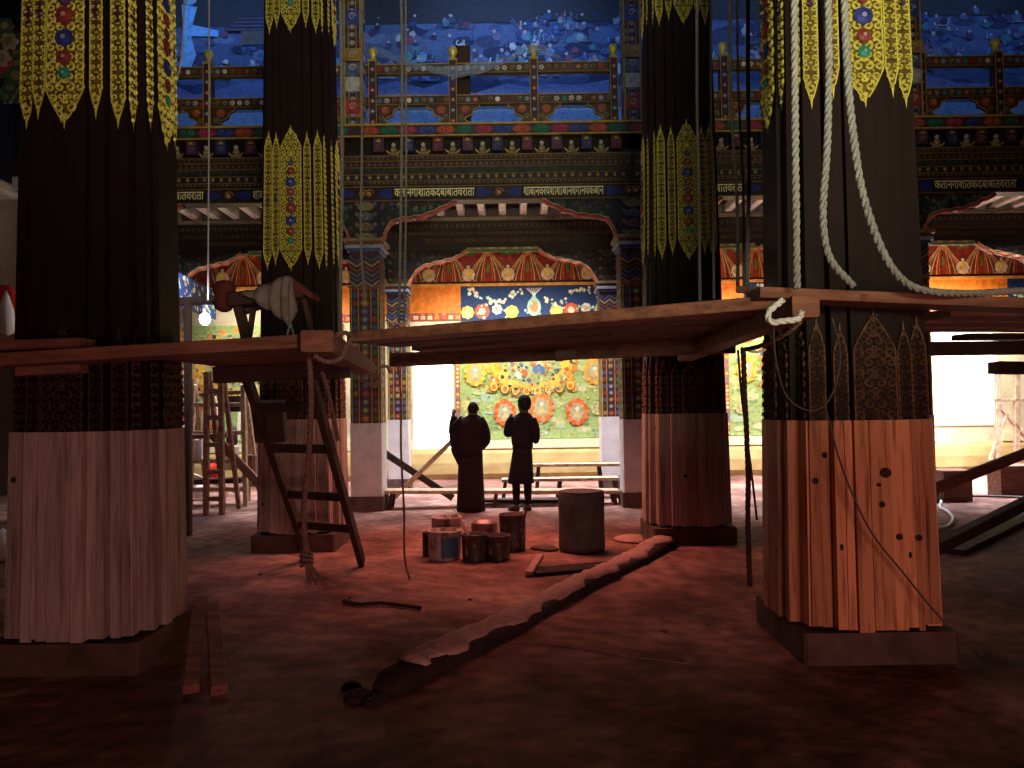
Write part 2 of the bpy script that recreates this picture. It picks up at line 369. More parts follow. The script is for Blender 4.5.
# ------------------------------------------------------------------ murals
def lotus_fig(g, x, z, s, y, a, b_, c=None):
    g.disc(x, z, s * .8, y, a, 16, s * .95)
    for k in range(13): q = 2 * PI * k / 13; g.disc(x + s * .74 * math.cos(q), z + s * .9 * math.sin(q), s * .20, y - .001, a if k % 2 else tuple(min(1, c_ * 1.25 + .04) for c_ in a), 7)
    for k in range(9): q = 2 * PI * k / 9; g.disc(x + s * .55 * math.cos(q), z + s * .66 * math.sin(q), s * .12, y - .002, b_ if k % 2 else (.7, .35, .08), 6)
    g.disc(x, z, s * .55, y - .004, c or (.75, .55, .25), 12, s * .7)
    g.disc(x, z + s * .25, s * .16, y - .006, WHT, 8); g.poly([(x - s * .3, y - .006, z - s * .4), (x + s * .3, y - .006, z - s * .4), (x, y - .006, z + s * .2)], b_)
def thangka(x0, x1, z0, z1, y, label, seed, nm='painted_mural'):
    rd = random.Random(seed); cx = (x0 + x1) / 2; W = x1 - x0; H = z1 - z0
    g = G(); g.box(x0, x1, y, y + .03, z0, z1, (.36, .50, .20))
    yy = y - .003
    # rolling green and pale clouds and hills
    for k in range(150):
        c = rd.choice([(.30, .46, .16), (.45, .55, .28), (.50, .55, .22), (.60, .62, .38), (.24, .38, .16), (.62, .58, .26), (.40, .55, .40)])
        r = rd.uniform(.05, .2); px_, pz = rd.uniform(x0 + r, x1 - r), rd.uniform(z0 + r * .5, z1 - r * .5)
        g.disc(px_, pz, r, yy - k * .00004, c, 9, r * rd.uniform(.25, .6))
    yy -= .010
    for k in range(260):
        c = rd.choice([(.12, .28, .12), (.66, .5, .16), (.55, .18, .06), (.78, .74, .5), (.16, .30, .34), (.6, .42, .12)])
        r = rd.uniform(.012, .035); g.disc(rd.uniform(x0 + r, x1 - r), rd.uniform(z0 + r, z1 - r), r, yy - k * .00002, c, 6, r * rd.uniform(.5, 1.3))
    yy -= .008
    # central mandorla, figures, big lotus throne
    c0 = (cx, z0 + H * .66)
    for k in range(26):
        a = 2 * PI * k / 26; g.disc(c0[0] + .82 * W * .3 * math.cos(a) * 1.15, c0[1] + .3 * H * math.sin(a), .075, yy, rd.choice([(.75, .22, .04), (.8, .4, .05), (.7, .3, .1)]), 8)
    g.disc(c0[0], c0[1], W * .27, yy - .001, (.72, .50, .10), 24, H * .28)
    g.disc(c0[0], c0[1] + .1, W * .19, yy - .002, (.32, .42, .22), 24, H * .24)
    g.disc(c0[0], c0[1] + .22, .30, yy - .003, (.24, .25, .30), 20, .24)
    g.disc(c0[0], c0[1] + .22, .22, yy - .004, (.34, .30, .32), 16, .17)
    for k in range(14):
        a = rd.uniform(0, 2 * PI); rr = rd.uniform(.3, .52)
        px_, pz = c0[0] + rr * math.cos(a) * 1.3, c0[1] + .1 + rr * math.sin(a) * .9
        g.disc(px_, pz, .07, yy - .005, rd.choice([(.08, .16, .42), (.78, .7, .55), (.6, .12, .05), (.1, .3, .14)]), 8, .10); g.disc(px_, pz + .12, .04, yy - .006, (.75, .5, .3), 8)
    for k in range(8):   # lobed petals of the throne
        u = (k - 3.5) / 3.5; px_ = cx + u * W * .25; pz = z0 + H * .40 + .10 * u * u
        g.disc(px_, pz, .105, yy - .007, (.10, .08, .03), 12, .12); g.disc(px_, pz + .015, .088, yy - .008, (.80, .48, .08), 12, .10); g.disc(px_, pz, .045, yy - .009, (.70, .16, .04), 8, .055)
    for sgn in (-1, 1):
        for k in range(9):
            t = k / 8; g.disc(cx + sgn * W * (.27 - .05 * t), z0 + H * (.42 + .2 * t), .075, yy - .006, rd.choice([(.80, .38, .04), (.82, .5, .06), (.75, .25, .04)]), 9)
    for k in range(300):
        a = rd.uniform(0, 2 * PI); rr = rd.random() ** .5; r = rd.uniform(.015, .045)
        g.disc(c0[0] + rr * W * .30 * math.cos(a), c0[1] - .05 + rr * H * .30 * math.sin(a), r, yy - .0098, rd.choice([(.62, .25, .05), (.70, .50, .12), (.10, .25, .10), (.08, .14, .30), (.65, .58, .40), (.45, .10, .05), (.30, .36, .2), (.05, .05, .04)]), 7, r * rd.uniform(.5, 1.4))
    # attendants on lotus auras
    for u, v_, s_, a in [(-.18, .22, .27, (.66, .12, .03)), (.06, .26, .29, (.70, .18, .05)), (.29, .22, .27, (.66, .12, .03)), (-.37, .56, .26, (.78, .40, .04)), (.41, .56, .26, (.78, .30, .04)), (-.37, .88, .22, (.72, .2, .05)), (.41, .88, .22, (.72, .2, .05)), (.42, .25, .14, (.5, .52, .2)), (-.41, .24, .14, (.55, .5, .2))]:
        lotus_fig(g, cx + u * W, z0 + v_ * H, s_, yy - .012, a, (.66, .50, .22), (.42, .40, .26))
    # border
    for (a, b_, c, d) in ((x0, x0 + .09, z0, z1), (x1 - .09, x1, z0, z1)):
        g.box(a, b_, y - .03, y, c, d, (.50, .12, .05))
        k = c + .06
        while k < d: g.disc((a + b_) / 2, k, .034, y - .032, rd.choice([(.75, .5, .12), (.7, .65, .5), (.12, .2, .4)]), 8); k += .09
    o = g.build(nm, M['mural']); tag(o, label, 'mural', 'painted murals of the back wall'); return o
xm0, xm1 = at(456, 400, YW).x, at(603, 400, YW).x + .12
thangka(xm0, xm1, .85, 3.36, YW - .035, 'bright green and orange mural of lotus figures behind the two people', 3)
thangka(4.55, 8.2, .85, 3.36, YW - .035, 'green mural seen in the narrow gap beside the rope right of centre', 5)
thangka(-7.9, -3.6, .85, 3.36, YW - .035, 'pale mural behind the ladders and lumber at the left', 8)
# upper zone of the back wall: orange cloth strip, brocade, feathered canopy painting
def bay_upper(x0, x1, xb0, xb1, lab, seed):
    rd = random.Random(seed)
    g = G(); g.box(x0, xb0, YW - .05, YW - .002, 3.56, 4.12, (.80, .23, .02)); g.box(x0, xb0, YW - .055, YW - .002, 3.40, 3.56, (.45, .05, .03))
    x = x0 + .08
    while x < xb0 - .08:
        g.box(x, x + .10, YW - .065, YW - .055, 3.42, 3.50, rd.choice([(.7, .6, .4), (.75, .25, .05), (.6, .1, .05)]))
        g.disc(x + .05, 3.53, .045, YW - .06, rd.choice([GRN, GLD, BLU]), 8, .02); x += .15
    o = g.build('orange_frieze', M['paint']); tag(o, 'plain orange frieze panel ' + lab, 'frieze', 'orange friezes')
    if xb1 > xb0 + .1:
        g = G(); g.box(xb0, xb1, YW - .07, YW - .04, 3.38, 4.12, (.01, .035, .14))
        yy = YW - .073; Wd = xb1 - xb0; c = (xb0 + xb1) / 2
        g.disc(c, 3.66, .15, yy, (.30, .50, .40), 12, .2); g.disc(c, 3.66, .09, yy - .002, (.40, .22, .12), 10, .13); g.poly([(c - .06, yy, 3.82), (c + .06, yy, 3.82), (c, yy, 4.02)], (.2, .5, .5))
        for k in range(-3, 4):
            g.ribbon([(c, 3.9), (c + k * .055, 4.07)], yy, .012, WHT)
        nx = int(Wd / .32)
        for k in range(nx + 1):
            px_ = xb0 + .14 + k * (Wd - .28) / max(nx, 1)
            if abs(px_ - c) < .25: continue
            if k % 3 == 1: g.petals(px_, 3.58, .17, yy, 9, (.50, .09, .05), (.6, .35, .2)); g.petals(px_, 3.58, .08, yy - .004, 6, (.75, .6, .45))
            elif k % 3 == 0: g.petals(px_, 3.56, .15, yy, 8, (.70, .52, .10), (.75, .65, .2))
            else: g.petals(px_, 3.62, .12, yy, 7, (.55, .65, .60), (.65, .3, .2))
        for k in range(int(Wd * 26)):
            px_ = rd.uniform(xb0 + .07, xb1 - .07); pz = 3.90 + .13 * math.sin(px_ * 5.0) + rd.uniform(-.07, .07)
            if abs(px_ - c) < .22: continue
            r = rd.uniform(.025, .05)
            g.petals(px_, min(pz, 4.06), r, yy - .003 - k * .00002, 5, rd.choice([(.30, .52, .62), (.62, .70, .70), (.62, .30, .20), (.72, .62, .3), (.3, .5, .3)]), WHT)
        for k in range(int(Wd * 16)):
            px_ = rd.uniform(xb0 + .07, xb1 - .07); r = rd.uniform(.02, .04); g.petals(px_, rd.uniform(3.43, 3.75), r, yy - .008 - k * .00002, 5, rd.choice([(.25, .5, .5), (.5, .6, .6), (.2, .4, .25)]), (.6, .6, .4))
        tag(g.build('floral_brocade', M['mural']), 'deep blue brocade of coloured flowers hung ' + lab, 'brocade', 'blue floral brocades')
    # feathered canopy
    g = G(); g.box(x0, x1, YW - .10, YW - .002, 4.16, 5.1, (.26, .035, .02)); g.box(x0, x1, YW - .15, YW, 4.12, 4.17, (.85, .45, .10))
    yy = YW - .103; nU = max(1, round((x1 - x0) / .80)); U = (x1 - x0) / nU
    for k in range(nU + 1):
        c = x0 + k * U
        for j in range(-9, 10):
            if j == 0: continue
            sg = 1 if j > 0 else -1; a = abs(j)
            pts = []
            for t in range(7):
                tt = t / 6; px_ = c + sg * (.03 + (a / 9) * U * .62 * (1 - (1 - tt) ** 1.9)); pz = 4.20 + .66 * (1 - tt) ** (1 + .9 * a / 9) + .02
                if x0 < px_ < x1: pts.append((px_, pz))
            if len(pts) > 1: g.ribbon(pts, yy - .0012 * a, .017, [(.72, .12, .03), (.70, .50, .14), (.20, .03, .03), (.66, .55, .30), (.10, .18, .08), (.62, .08, .03), (.74, .40, .08), (.3, .04, .05), (.6, .5, .3)][a - 1])
        if x0 + .1 < c < x1 - .1:
            g.petals(c, 4.86, .12, yy - .012, 7, (.65, .25, .08), (.75, .6, .3))
            g.disc(c, 4.50, .035, yy - .012, (.16, .20, .06), 8, .12)
        for j in range(9):
            a_ = rd.uniform(0, U); zz_ = rd.uniform(4.72, 5.05)
            if c + a_ < x1 - .08: g.spiral(c + a_, zz_, rd.uniform(.04, .07), yy - .020, rd.choice([(.6, .3, .08), (.25, .35, .12), (.6, .12, .05), (.55, .45, .2)]), seg=8, a0=rd.uniform(0, 6))
        cm = c + U / 2
        if cm < x1:
            g.petals(cm, 4.36, .15, yy - .016, 9, (.78, .60, .45), (.55, .10, .05)); g.disc(cm, 4.40, .07, yy - .024, (.80, .60, .15), 8, .11); g.disc(cm, 4.53, .035, yy - .026, WHT, 8)
            g.disc(cm, 4.90, .20, yy - .006, (.08, .20, .08), 12, .14); g.spiral(cm, 4.90, .11, yy - .012, (.55, .5, .2))
    tag(g.build('painted_canopy', M['paint']), 'red and gold canopy painting of fanned feathers ' + lab, 'canopy', 'feathered canopies')
bay_upper(at(410, 300, YW).x, xm1, at(461, 300, YW).x, xm1, 'above the central mural', 1)
bay_upper(at(343, 300, YW).x - 1.2, at(410, 300, YW).x - .04, at(410, 300, YW).x - .04, -99, 'just left of the central bay', 2)
bay_upper(-9.2, at(343, 300, YW).x - 1.24, -8.9, -7.2, 'in the far left bay', 4)
bay_upper(xm1 + .04, 8.4, 5.0, 7.9, 'between the two right columns', 6)
bay_upper(8.44, 14.2, at(1006, 290, YW).x, 13.9, 'at the right edge beyond the rope', 9)
# upper gallery mural (deep blues, figures, a temple roof)
def gallery_mural(x0, x1, lab, seed):
    rd = random.Random(seed); y = 14.58; z0, z1 = 6.2, 10.1
    g = G(); g.box(x0, x1, y, y + .03, z0, z1, (.06, .10, .22)); d = y - .002
    for k in range(170):
        r = rd.uniform(.10, .38); c = rd.choice([(.02, .03, .09), (.07, .12, .26), (.04, .07, .18), (.10, .17, .30), (.03, .05, .12)])
        g.disc(max(x0 + r, min(x1 - r, rd.uniform(x0, x1))), rd.uniform(z0 + .4, z1 - .4), r, d - k * .00004, c, 14, r * .5)
    g.box(x0, x1, d - .012, d - .008, 9.0, z1, (.022, .026, .035))  # unlit top of the mural put into colour as a dark strip
    g.box(x0, x1, d - .012, d - .008, z0, 7.30, (.26, .40, .60)); g.box(x0, x1, d - .013, d - .008, 7.30, 7.44, (.08, .12, .2))
    pts = [(x0, 7.44)]; x = x0
    while x < x1: pts.append((x, 7.55 + rd.uniform(0, .4))); x += rd.uniform(.3, .7)
    pts += [(x1, 7.6), (x1, 7.44)]; g.poly([(a, d - .011, b_) for a, b_ in pts], (.13, .17, .36))
    d -= .016
    n_ = int((x1 - x0) * 30); cl_ = [rd.uniform(x0, x1) for _ in range(int((x1 - x0) * 1.2))]
    pal = [(.12, .28, .46), (.32, .42, .50), (.05, .12, .34), (.08, .10, .26), (.20, .07, .14), (.05, .22, .28), (.16, .16, .34), (.46, .50, .52), (.04, .06, .16), (.03, .09, .34), (.03, .04, .10), (.02, .03, .07)]
    for k in range(n_):
        px_ = min(max(rd.gauss(rd.choice(cl_), .35), x0 + .2), x1 - .2) if rd.random() < .7 else rd.uniform(x0 + .2, x1 - .2)
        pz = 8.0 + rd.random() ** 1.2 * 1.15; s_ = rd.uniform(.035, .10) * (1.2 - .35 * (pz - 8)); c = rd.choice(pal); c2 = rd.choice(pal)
        dim = 1.15 - .75 * max(0, pz - 8.2); c = tuple(q * dim for q in c); c2 = tuple(q * dim for q in c2)  # figures darken upward: fading light put into their colour
        dd = d - (k % 100) * .00012
        pr = [(px_ + s_ * rd.uniform(.7, 1.3) * math.cos(q * 1.05), dd, pz + s_ * rd.uniform(.7, 1.3) * math.sin(q * 1.05)) for q in range(6)]
        g.poly(pr, c)
        if rd.random() < .6: g.disc(px_ + rd.uniform(-.5, .5) * s_, pz + s_ * 1.1, s_ * .42, dd - .00005, c2 if rd.random() < .5 else (.38, .34, .34), 7)
        if rd.random() < .5: g.ribbon([(px_ - s_, pz), (px_ - s_ * 1.7, pz + s_ * rd.uniform(-.8, .8)), (px_ - s_ * 1.2, pz + s_ * 1.4)], dd, s_ * .3, c2)
        if rd.random() < .3: g.ribbon([(px_ - s_, pz - s_), (px_ + s_ * 2, pz - s_ * 1.1), (px_ + s_ * 2.5, pz + s_ * rd.uniform(-.3, .8))], dd - .00003, s_ * .25, c2)
    n_ = 120
    d -= n_ * .0001 + .002
    return g, d
for x0, x1, lab, sd in [(-9.3, -2.95, 'with a dark temple roof above the left railing', 21), (-2.85, 2.35, 'crowded with small figures above the central railing', 22), (2.45, 7.0, 'of misty hills between the two right columns', 23), (7.1, 14.2, 'of dim blue hills at the far right', 24)]:
    g, d = gallery_mural(x0, x1, lab, sd)
    if sd == 21:
        a = at(236, 45, d); b_ = at(264, 14, d)
        xA, xB, zA, zB = a.x, b_.x + .3, a.z, b_.z; h_ = (zB - zA)
        g.extrude([(xA - .2, zA + h_ * .45), (xB, zA + h_ * .45), (xB - .05, zA + h_ * .98), (xA + .15, zA + h_ * 1.0)], d - .004, d, (.02, .018, .03))
        for k in range(4): g.ribbon([(xA - .18 + k * .08, zA + h_ * (.5 + .12 * k)), (xB, zA + h_ * (.5 + .12 * k))], d - .006, .02, (.10, .09, .16))
        g.extrude([(xA + .1, zA), (xB, zA), (xB, zA + h_ * .45), (xA + .1, zA + h_ * .45)], d - .003, d, (.10, .08, .07))
        a = at(190, 30, d); k_ = [(-.16, .5), (.14, .45), (.05, .1), (.55, -.02), (.55, -.14), (.02, -.12), (.12, -.5), (-.05, -.9), (-.25, -.9), (-.12, -.2)]
        g.extrude([(a.x + p, a.z + q) for p, q in k_], d - .004, d, (.16, .42, .75)); g.disc(a.x, a.z + .62, .14, d - .003, (.2, .4, .6), 10)
    tag(g.build('gallery_mural', M['mural']), 'dark blue mural ' + lab, 'mural', 'blue murals of the upper gallery')
# ------------------------------------------------------------------ the painted facade: railings, cornices, lintels, pillars
YA, YB = 11.7, 14.35
PA = [-6.45, at(369, 460, YA).x, at(637, 460, YA).x, 6.12, 10.3]
PB = [-6.4, at(400, 460, YB).x, at(611, 460, YB).x, 6.05, 10.15]
def text_mesh(s, x0, x1, z0, z1, y, parent, name='inscription', m_=None):
    cu = bpy.data.curves.new('t', 'FONT'); cu.body = s; cu.size = 1; cu.extrude = .0; cu.offset = .012
    o = bpy.data.objects.new('t', cu); COL.objects.link(o)
    dg = bpy.context.evaluated_depsgraph_get(); me = bpy.data.meshes.new_from_object(o.evaluated_get(dg))
    bpy.data.objects.remove(o); 
    if not me.vertices: return None
    X = [v.co.x for v in me.vertices]; Y = [v.co.y for v in me.vertices]; mx, Mx, my, My = min(X), max(X), min(Y), max(Y)
    off = world_loc(parent)
    for v in me.vertices:
        v.co = Vector((x0 + (v.co.x - mx) / (Mx - mx) * (x1 - x0) - off.x, y - off.y, z0 + (v.co.y - my) / (My - my) * (z1 - z0) - off.z))
    me.materials.clear(); me.materials.append(m_ or M['letters']); me.name = name
    ob = bpy.data.objects.new(name, me); COL.objects.link(ob); ob.parent = parent; return ob
BAYS = ['far left', 'central', 'right hand', 'far right']
SCR = ['\u0915\u0924\u093e\u0928\u0917\u093e\u0936\u093e\u0924\u0915\u0926\u092c\u093e\u092c\u093e\u0924\u0935\u0930\u093e\u0924\u093e', '\u0936\u093e\u092c\u093e\u0928\u0935\u0930\u092f\u0936\u093e\u0936\u093e\u092c\u093e\u0928\u0935\u0917\u093e\u0928\u0935\u0915\u092c\u093e\u0928']
def railing(bi, x0, x1, posts):
    rd = random.Random(40 + bi); y = YA + .05
    t = thing('gallery_railing', 'carved and painted gallery railing with gilt finials, ' + BAYS[bi] + ' bay', 'railing', ((x0 + x1) / 2, y, 5.87), 'upper gallery railings')
    for (za, zb, nm, c) in ((6.75, 6.9, 'top_rail', (.10, .06, .05)), (6.26, 6.40, 'middle_rail', (.09, .045, .035))):
        g = G(); g.box(x0, x1, y - .04, y + .05, za, zb, c); g.box(x0, x1, y - .055, y + .05, zb - .008, zb + .004, GLD); g.box(x0, x1, y - .055, y + .05, za - .005, za + .010, DGLD)
        x = x0 + .1
        while x < x1 - .08:
            k = rd.random()
            if k < .45: g.spiral(x, (za + zb) / 2, .042, y - .042, rd.choice([GLD, (.35, .45, .2), (.3, .12, .1)]), seg=8)
            elif k < .8: g.petals(x, (za + zb) / 2, .045, y - .042, 5, rd.choice([(.6, .6, .6), (.45, .1, .08), (.2, .3, .5)]), GLD)
            else: g.disc(x, (za + zb) / 2, .04, y - .043, rd.choice([WHT, RED, TEAL]), 8)
            x += .115
        g.build(nm, M['paint'], t)
    ps = sorted(set([x0] + posts + [x1]))
    for a, b_ in zip(ps[:-1], ps[1:]):
        if b_ - a < .3: continue
        # corner clouds of the lower openings
        a_, b2 = a + .05, b_ - .05
        for sg, xx in ((1, a_), (-1, b2)):
            g = G()
            out = [(xx, 6.26), (xx + sg * .36, 6.26), (xx + sg * .35, 6.21), (xx + sg * .27, 6.18), (xx + sg * .25, 6.10), (xx + sg * .17, 6.07), (xx + sg * .12, 6.03), (xx + sg * .17, 5.99), (xx + sg * .25, 5.96), (xx + sg * .29, 5.90), (xx + sg * .37, 5.87), (xx, 5.87)]
            if sg < 0: out = out[::-1]
            g.extrude(out, y - .02, y + .03, (.10, .04, .035))
            g.ribbon(out[1:-1] if sg > 0 else out[1:-1], y - .032, .016, GLD)
            g.disc(xx + sg * .14, 6.18, .07, y - .03, (.38, .09, .05), 10); g.spiral(xx + sg * .14, 6.18, .045, y - .034, (.5, .3, .12), seg=8)
            g.disc(xx + sg * .07, 6.06, .06, y - .028, (.10, .09, .06), 10); g.spiral(xx + sg * .07, 6.06, .045, y - .031, GLD, seg=8)
            g.disc(xx + sg * .12, 5.94, .075, y - .027, rd.choice([(.32, .06, .06), (.03, .05, .13), (.04, .11, .05)]), 10); g.disc(xx + sg * .25, 5.90, .035, y - .027, (.35, .07, .05), 8)
            g.build('cloud_corner', M['paint'], t)
    for px_ in posts:
        g = G(); g.box(px_ - .06, px_ + .06, y - .09, y + .07, 5.87, 6.93, (.07, .03, .04))
        for s_ in (-1, 1): g.box(px_ + s_ * .056 - .005, px_ + s_ * .056 + .005, y - .10, y - .08, 5.87, 6.93, GLD)
        g.box(px_ - .07, px_ + .07, y - .10, y + .08, 6.93, 6.965, GLD)
        for k in range(6): g.petals(px_, 5.98 + k * .165, .036, y - .094, 5, [(.5, .08, .05), (.15, .25, .45), (.4, .12, .2)][k % 3], (.6, .5, .4))
        p = g.build('post', M['paint'], t)
        g = G(); g.lathe([(.05, 0), (.06, .02), (.03, .05), (.035, .07), (.068, .11), (.075, .155), (.055, .20), (.015, .225)], (px_, y - .01, 6.965), 12); g.build('finial', M['gold'], p, True)
# posts measured per bay
rail_x = [(PA[0] + .22, PA[1] - .30, [-5.9, at(208, 90, YA).x, -3.45]), (PA[1] + .0, PA[2] - .22, [at(x, 90, YA).x for x in (373, 453, 534, 614)]),
          (PA[2] + .3, PA[3] - .22, [at(724, 90, YA).x, at(724, 90, YA).x + 1.24, PA[3] - .3]), (PA[3] + .12, PA[4] - .2, [at(921, 90, YA).x, at(998, 80, YA).x, at(998, 80, YA).x + 1.22])]
for i, a in enumerate(rail_x): railing(i, *a)
def cornice(bi, x0, x1, y, z_top, row):
    """stacked mouldings: coloured lotus band, figure frieze, steps, script beam, arched bracket board"""
    rd = random.Random(60 + bi); xc = (x0 + x1) / 2
    t = thing('carved_cornice', 'stacked painted cornice with lotus band, small lions and gilt script over the ' + BAYS[bi] + ' bay', 'cornice', (xc, y, 4.74), 'front row cornices')
    g = G(); g.box(x0, x1, y - .22, y + .2, 5.69, 5.87, (.06, .03, .03)); g.box(x0, x1, y - .24, y - .2, 5.85, 5.88, GLD); g.box(x0, x1, y - .24, y - .2, 5.68, 5.70, GLD)
    x = x0 + .1; k = 0; cs = [(.34, .07, .03), (.02, .11, .07), (.28, .03, .08), (.03, .05, .22)]
    while x < x1 - .1:
        c = cs[k % 4]; g.disc(x, 5.775, .145, y - .225, c, 12, .07); g.spiral(x - .06, 5.775, .045, y - .23, tuple(min(1, q * 1.9 + .05) for q in c), seg=8); g.spiral(x + .06, 5.775, .045, y - .23, tuple(min(1, q * 1.9 + .05) for q in c), seg=8, hand=-1, a0=PI)
        x += .29; k += 1
    g.build('lotus_band', M['paint'], t)
    g = G(); g.box(x0, x1, y - .02, y + .2, 5.40, 5.69, (.015, .01, .01))
    x = x0 + .22 * 1; k = 0
    while x < x1 - .2:
        g.box(x - .08, x + .08, y - .17, y - .02, 5.47, 5.68, [(.10, .04, .09), (.03, .04, .14), (.12, .03, .05)][k % 3]); g.poly([(x - .05, y - .175, 5.62), (x + .05, y - .175, 5.62), (x, y - .175, 5.67)], GLD)
        g.spiral(x, 5.54, .05, y - .172, (.25, .15, .2), seg=8); x += .455; k += 1
    g.build('bracket_frieze', M['paint'], t)
    x = x0 + .22 + .2275; lion = None
    while x < x1 - .2:
        if lion is None:
            g = G(GLD); c = (x, y - .14, 5.41)
            g.lathe([(.075, 0), (.09, .02), (.06, .04), (.045, .055), (.055, .09), (.04, .125), (.02, .14)], c, 10, (.33, .26, .14))
            g.sphere((x, y - .15, 5.575), .036, 10, (.55, .53, .45)); 
            for s_ in (-1, 1): g.poly([(x + s_ * .04, y - .16, 5.45), (x + s_ * .12, y - .17, 5.50), (x + s_ * .10, y - .165, 5.46), (x + s_ * .05, y - .165, 5.42)], GLD)
            lion = g.build('figurine', M['paint'], t); lx = x
        else:
            c_ = lion.copy(); COL.objects.link(c_); c_.parent = t; c_.location = (x - lx, 0, 0)
        x += .455
    g = G(); zz = [(5.40, .19), (5.33, .16), (5.24, .13), (5.14, .10), (5.05, .07), (4.98, .05)]
    cc = [(.035, .028, .022), (.05, .02, .02), (.028, .032, .028), (.03, .02, .035), (.045, .028, .02)]
    for k in range(5):
        za, zb = zz[k + 1][0], zz[k][0]; dp = zz[k][1]
        g.box(x0, x1, y - dp, y + .2, za, zb, cc[k]); g.box(x0, x1, y - dp - .012, y - dp + .02, zb - .014, zb + .0, DGLD)
        x = x0 + .07
        while x < x1 - .05:
            if k == 3: g.disc(x, za + .045, .028, y - dp - .002, (.30, .22, .08), 8, .035, dome=.01); x += .13
            elif k == 1: g.poly([(x - .03, y - dp - .002, za + .01), (x + .03, y - dp - .002, za + .01), (x, y - dp - .002, zb - .02)], (.13, .10, .06)); x += .09
            elif k == 0: g.box(x - .02, x + .02, y - dp - .008, y - dp, za + .012, zb - .02, (.13, .07, .04)); x += .075
            elif k == 2: g.spiral(x, (za + zb) / 2, .03, y - dp - .001, (.12, .12, .10), seg=7); x += .11
            else: g.disc(x, (za + zb) / 2, .02, y - dp - .002, (.16, .12, .06), 6); x += .07
    g.build('stepped_mouldings', M['paint'], t)
    g = G(); g.box(x0, x1, y - .05, y + .2, 4.74, 4.98, (.03, .018, .02)); g.box(x0, x1, y - .07, y - .04, 4.73, 4.75, (.16, .08, .05)); g.box(x0, x1, y - .065, y - .04, 4.95, 4.965, DGLD)
    W2 = (x1 - x0) / 2 - .25; segs = [(x0 + .28, xc - .22), (xc + .22, x1 - .28)]
    for a, b_ in segs:
        g.extrude([(a - .12, 4.855), (a + .02, 4.93), (a + .16, 4.93), (a + .16, 4.78), (a + .02, 4.78)], y - .06, y - .05, (.02, .03, .22))
        g.extrude([(b_ + .12, 4.855), (b_ - .02, 4.78), (b_ - .16, 4.78), (b_ - .16, 4.93), (b_ - .02, 4.93)], y - .06, y - .05, (.02, .03, .22))
        g.box(a + .12, b_ - .12, y - .062, y - .05, 4.775, 4.935, (.02, .012, .012))
    for c in [xc, x0 + .05, x1 - .05]:
        g.spiral(c, 4.855, .075, y - .055, (.35, .12, .06), seg=10); g.disc(c, 4.855, .03, y - .06, GLD, 8)
    g.build('script_beam', M['paint'], t)
    for k, (a, b_) in enumerate(segs): text_mesh(SCR[k], a + .16, b_ - .16, 4.79, 4.925, y - .066, t)
    return t
def arch_board(bi, x0, x1, y, zs, top, row, lab, dark=False):
    """carved bracket boards either side of a raised opening; x0, x1 pillar centres; zs = list of (s, z)"""
    rd = random.Random(80 + bi + (10 if dark else 0)); xc = (x0 + x1) / 2
    t = thing('arched_bracket', lab, 'bracket', (xc, y, zs[0][1]), 'arched brackets, ' + row)
    for sg, xx in ((1, x0), (-1, x1)):
        # interpolate wavy edge
        edge = []
        P = [Vector((s_, 0, z)) for s_, z in zs]
        sm = resample(smooth_path(P, 6), .035)
        for k, p in enumerate(sm): edge.append((xx + sg * p.x, p.z + .018 * abs(math.sin(k * .55))))
        out = [(xx, top)] + [(xx, zs[0][1] - .0)] + edge + [(edge[-1][0], top)]
        if sg < 0: out = out[::-1]
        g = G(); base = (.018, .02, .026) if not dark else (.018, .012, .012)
        g.extrude(out, y - .03, y + .08, base)
        ex = [e[0] for e in edge]
        for k in range(70):
            s_ = rd.uniform(.05, zs[-1][0] * .95); zl = 0
            for (sa, za), (sb, zb) in zip(zs[:-1], zs[1:]):
                if sa <= s_ <= sb: zl = za + (zb - za) * (s_ - sa) / (sb - sa)
            zl = (zl or zs[0][1]) + .07
            if zl > top - .05: continue
            z = rd.uniform(zl, top - .03); r = rd.uniform(.025, .06)
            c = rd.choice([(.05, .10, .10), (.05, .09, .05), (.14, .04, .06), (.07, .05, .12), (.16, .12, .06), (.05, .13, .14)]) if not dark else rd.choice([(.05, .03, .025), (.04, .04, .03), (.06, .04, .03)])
            if rd.random() < .65: g.spiral(xx + sg * s_, z, r, y - .032 - k * .0001, c, seg=8, hand=rd.choice([-1, 1]), a0=rd.uniform(0, 6))
            else: g.petals(xx + sg * s_, z, r * .9, y - .032 - k * .0001, 5, c, tuple(q * 1.8 for q in c))
        g.build('carved_board', M['paint'], t)
        # red scalloped drape edge
        g = G()
        c = (.42, .07, .07) if not dark else (.62, .16, .08)  # rear edge brighter orange: light off the wall put into its colour
        g.tube([(a, y - .05, b_) for a, b_ in edge], [.030 + .012 * math.sin(k * .9) for k in range(len(edge))], 7, c)
        g.tube([(a, y - .075, b_ + .035) for a, b_ in edge], .008, 5, (.5, .4, .2))
        g.build('scalloped_edge', M['paint'], t)
    # over-pillar medallions
    for xx in (x0 + .001,):
        g = G(); g.box(xx - .2, xx + .2, y - .06, y + .1, zs[0][1], top, (.025, .014, .02))
        h_ = top - zs[0][1]
        for k in range(4):
            z = zs[0][1] + h_ * (k + .5) / 4; cB = [(.22, .16, .07), (.16, .06, .05), (.06, .09, .16), (.2, .18, .12)][k]
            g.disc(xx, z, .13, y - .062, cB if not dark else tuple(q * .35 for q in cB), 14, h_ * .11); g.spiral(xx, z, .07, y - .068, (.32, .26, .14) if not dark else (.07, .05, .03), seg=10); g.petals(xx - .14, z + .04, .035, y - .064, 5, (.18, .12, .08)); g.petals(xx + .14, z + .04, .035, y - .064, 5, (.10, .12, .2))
        g.build('medallion_block', M['paint'], t)
    return t
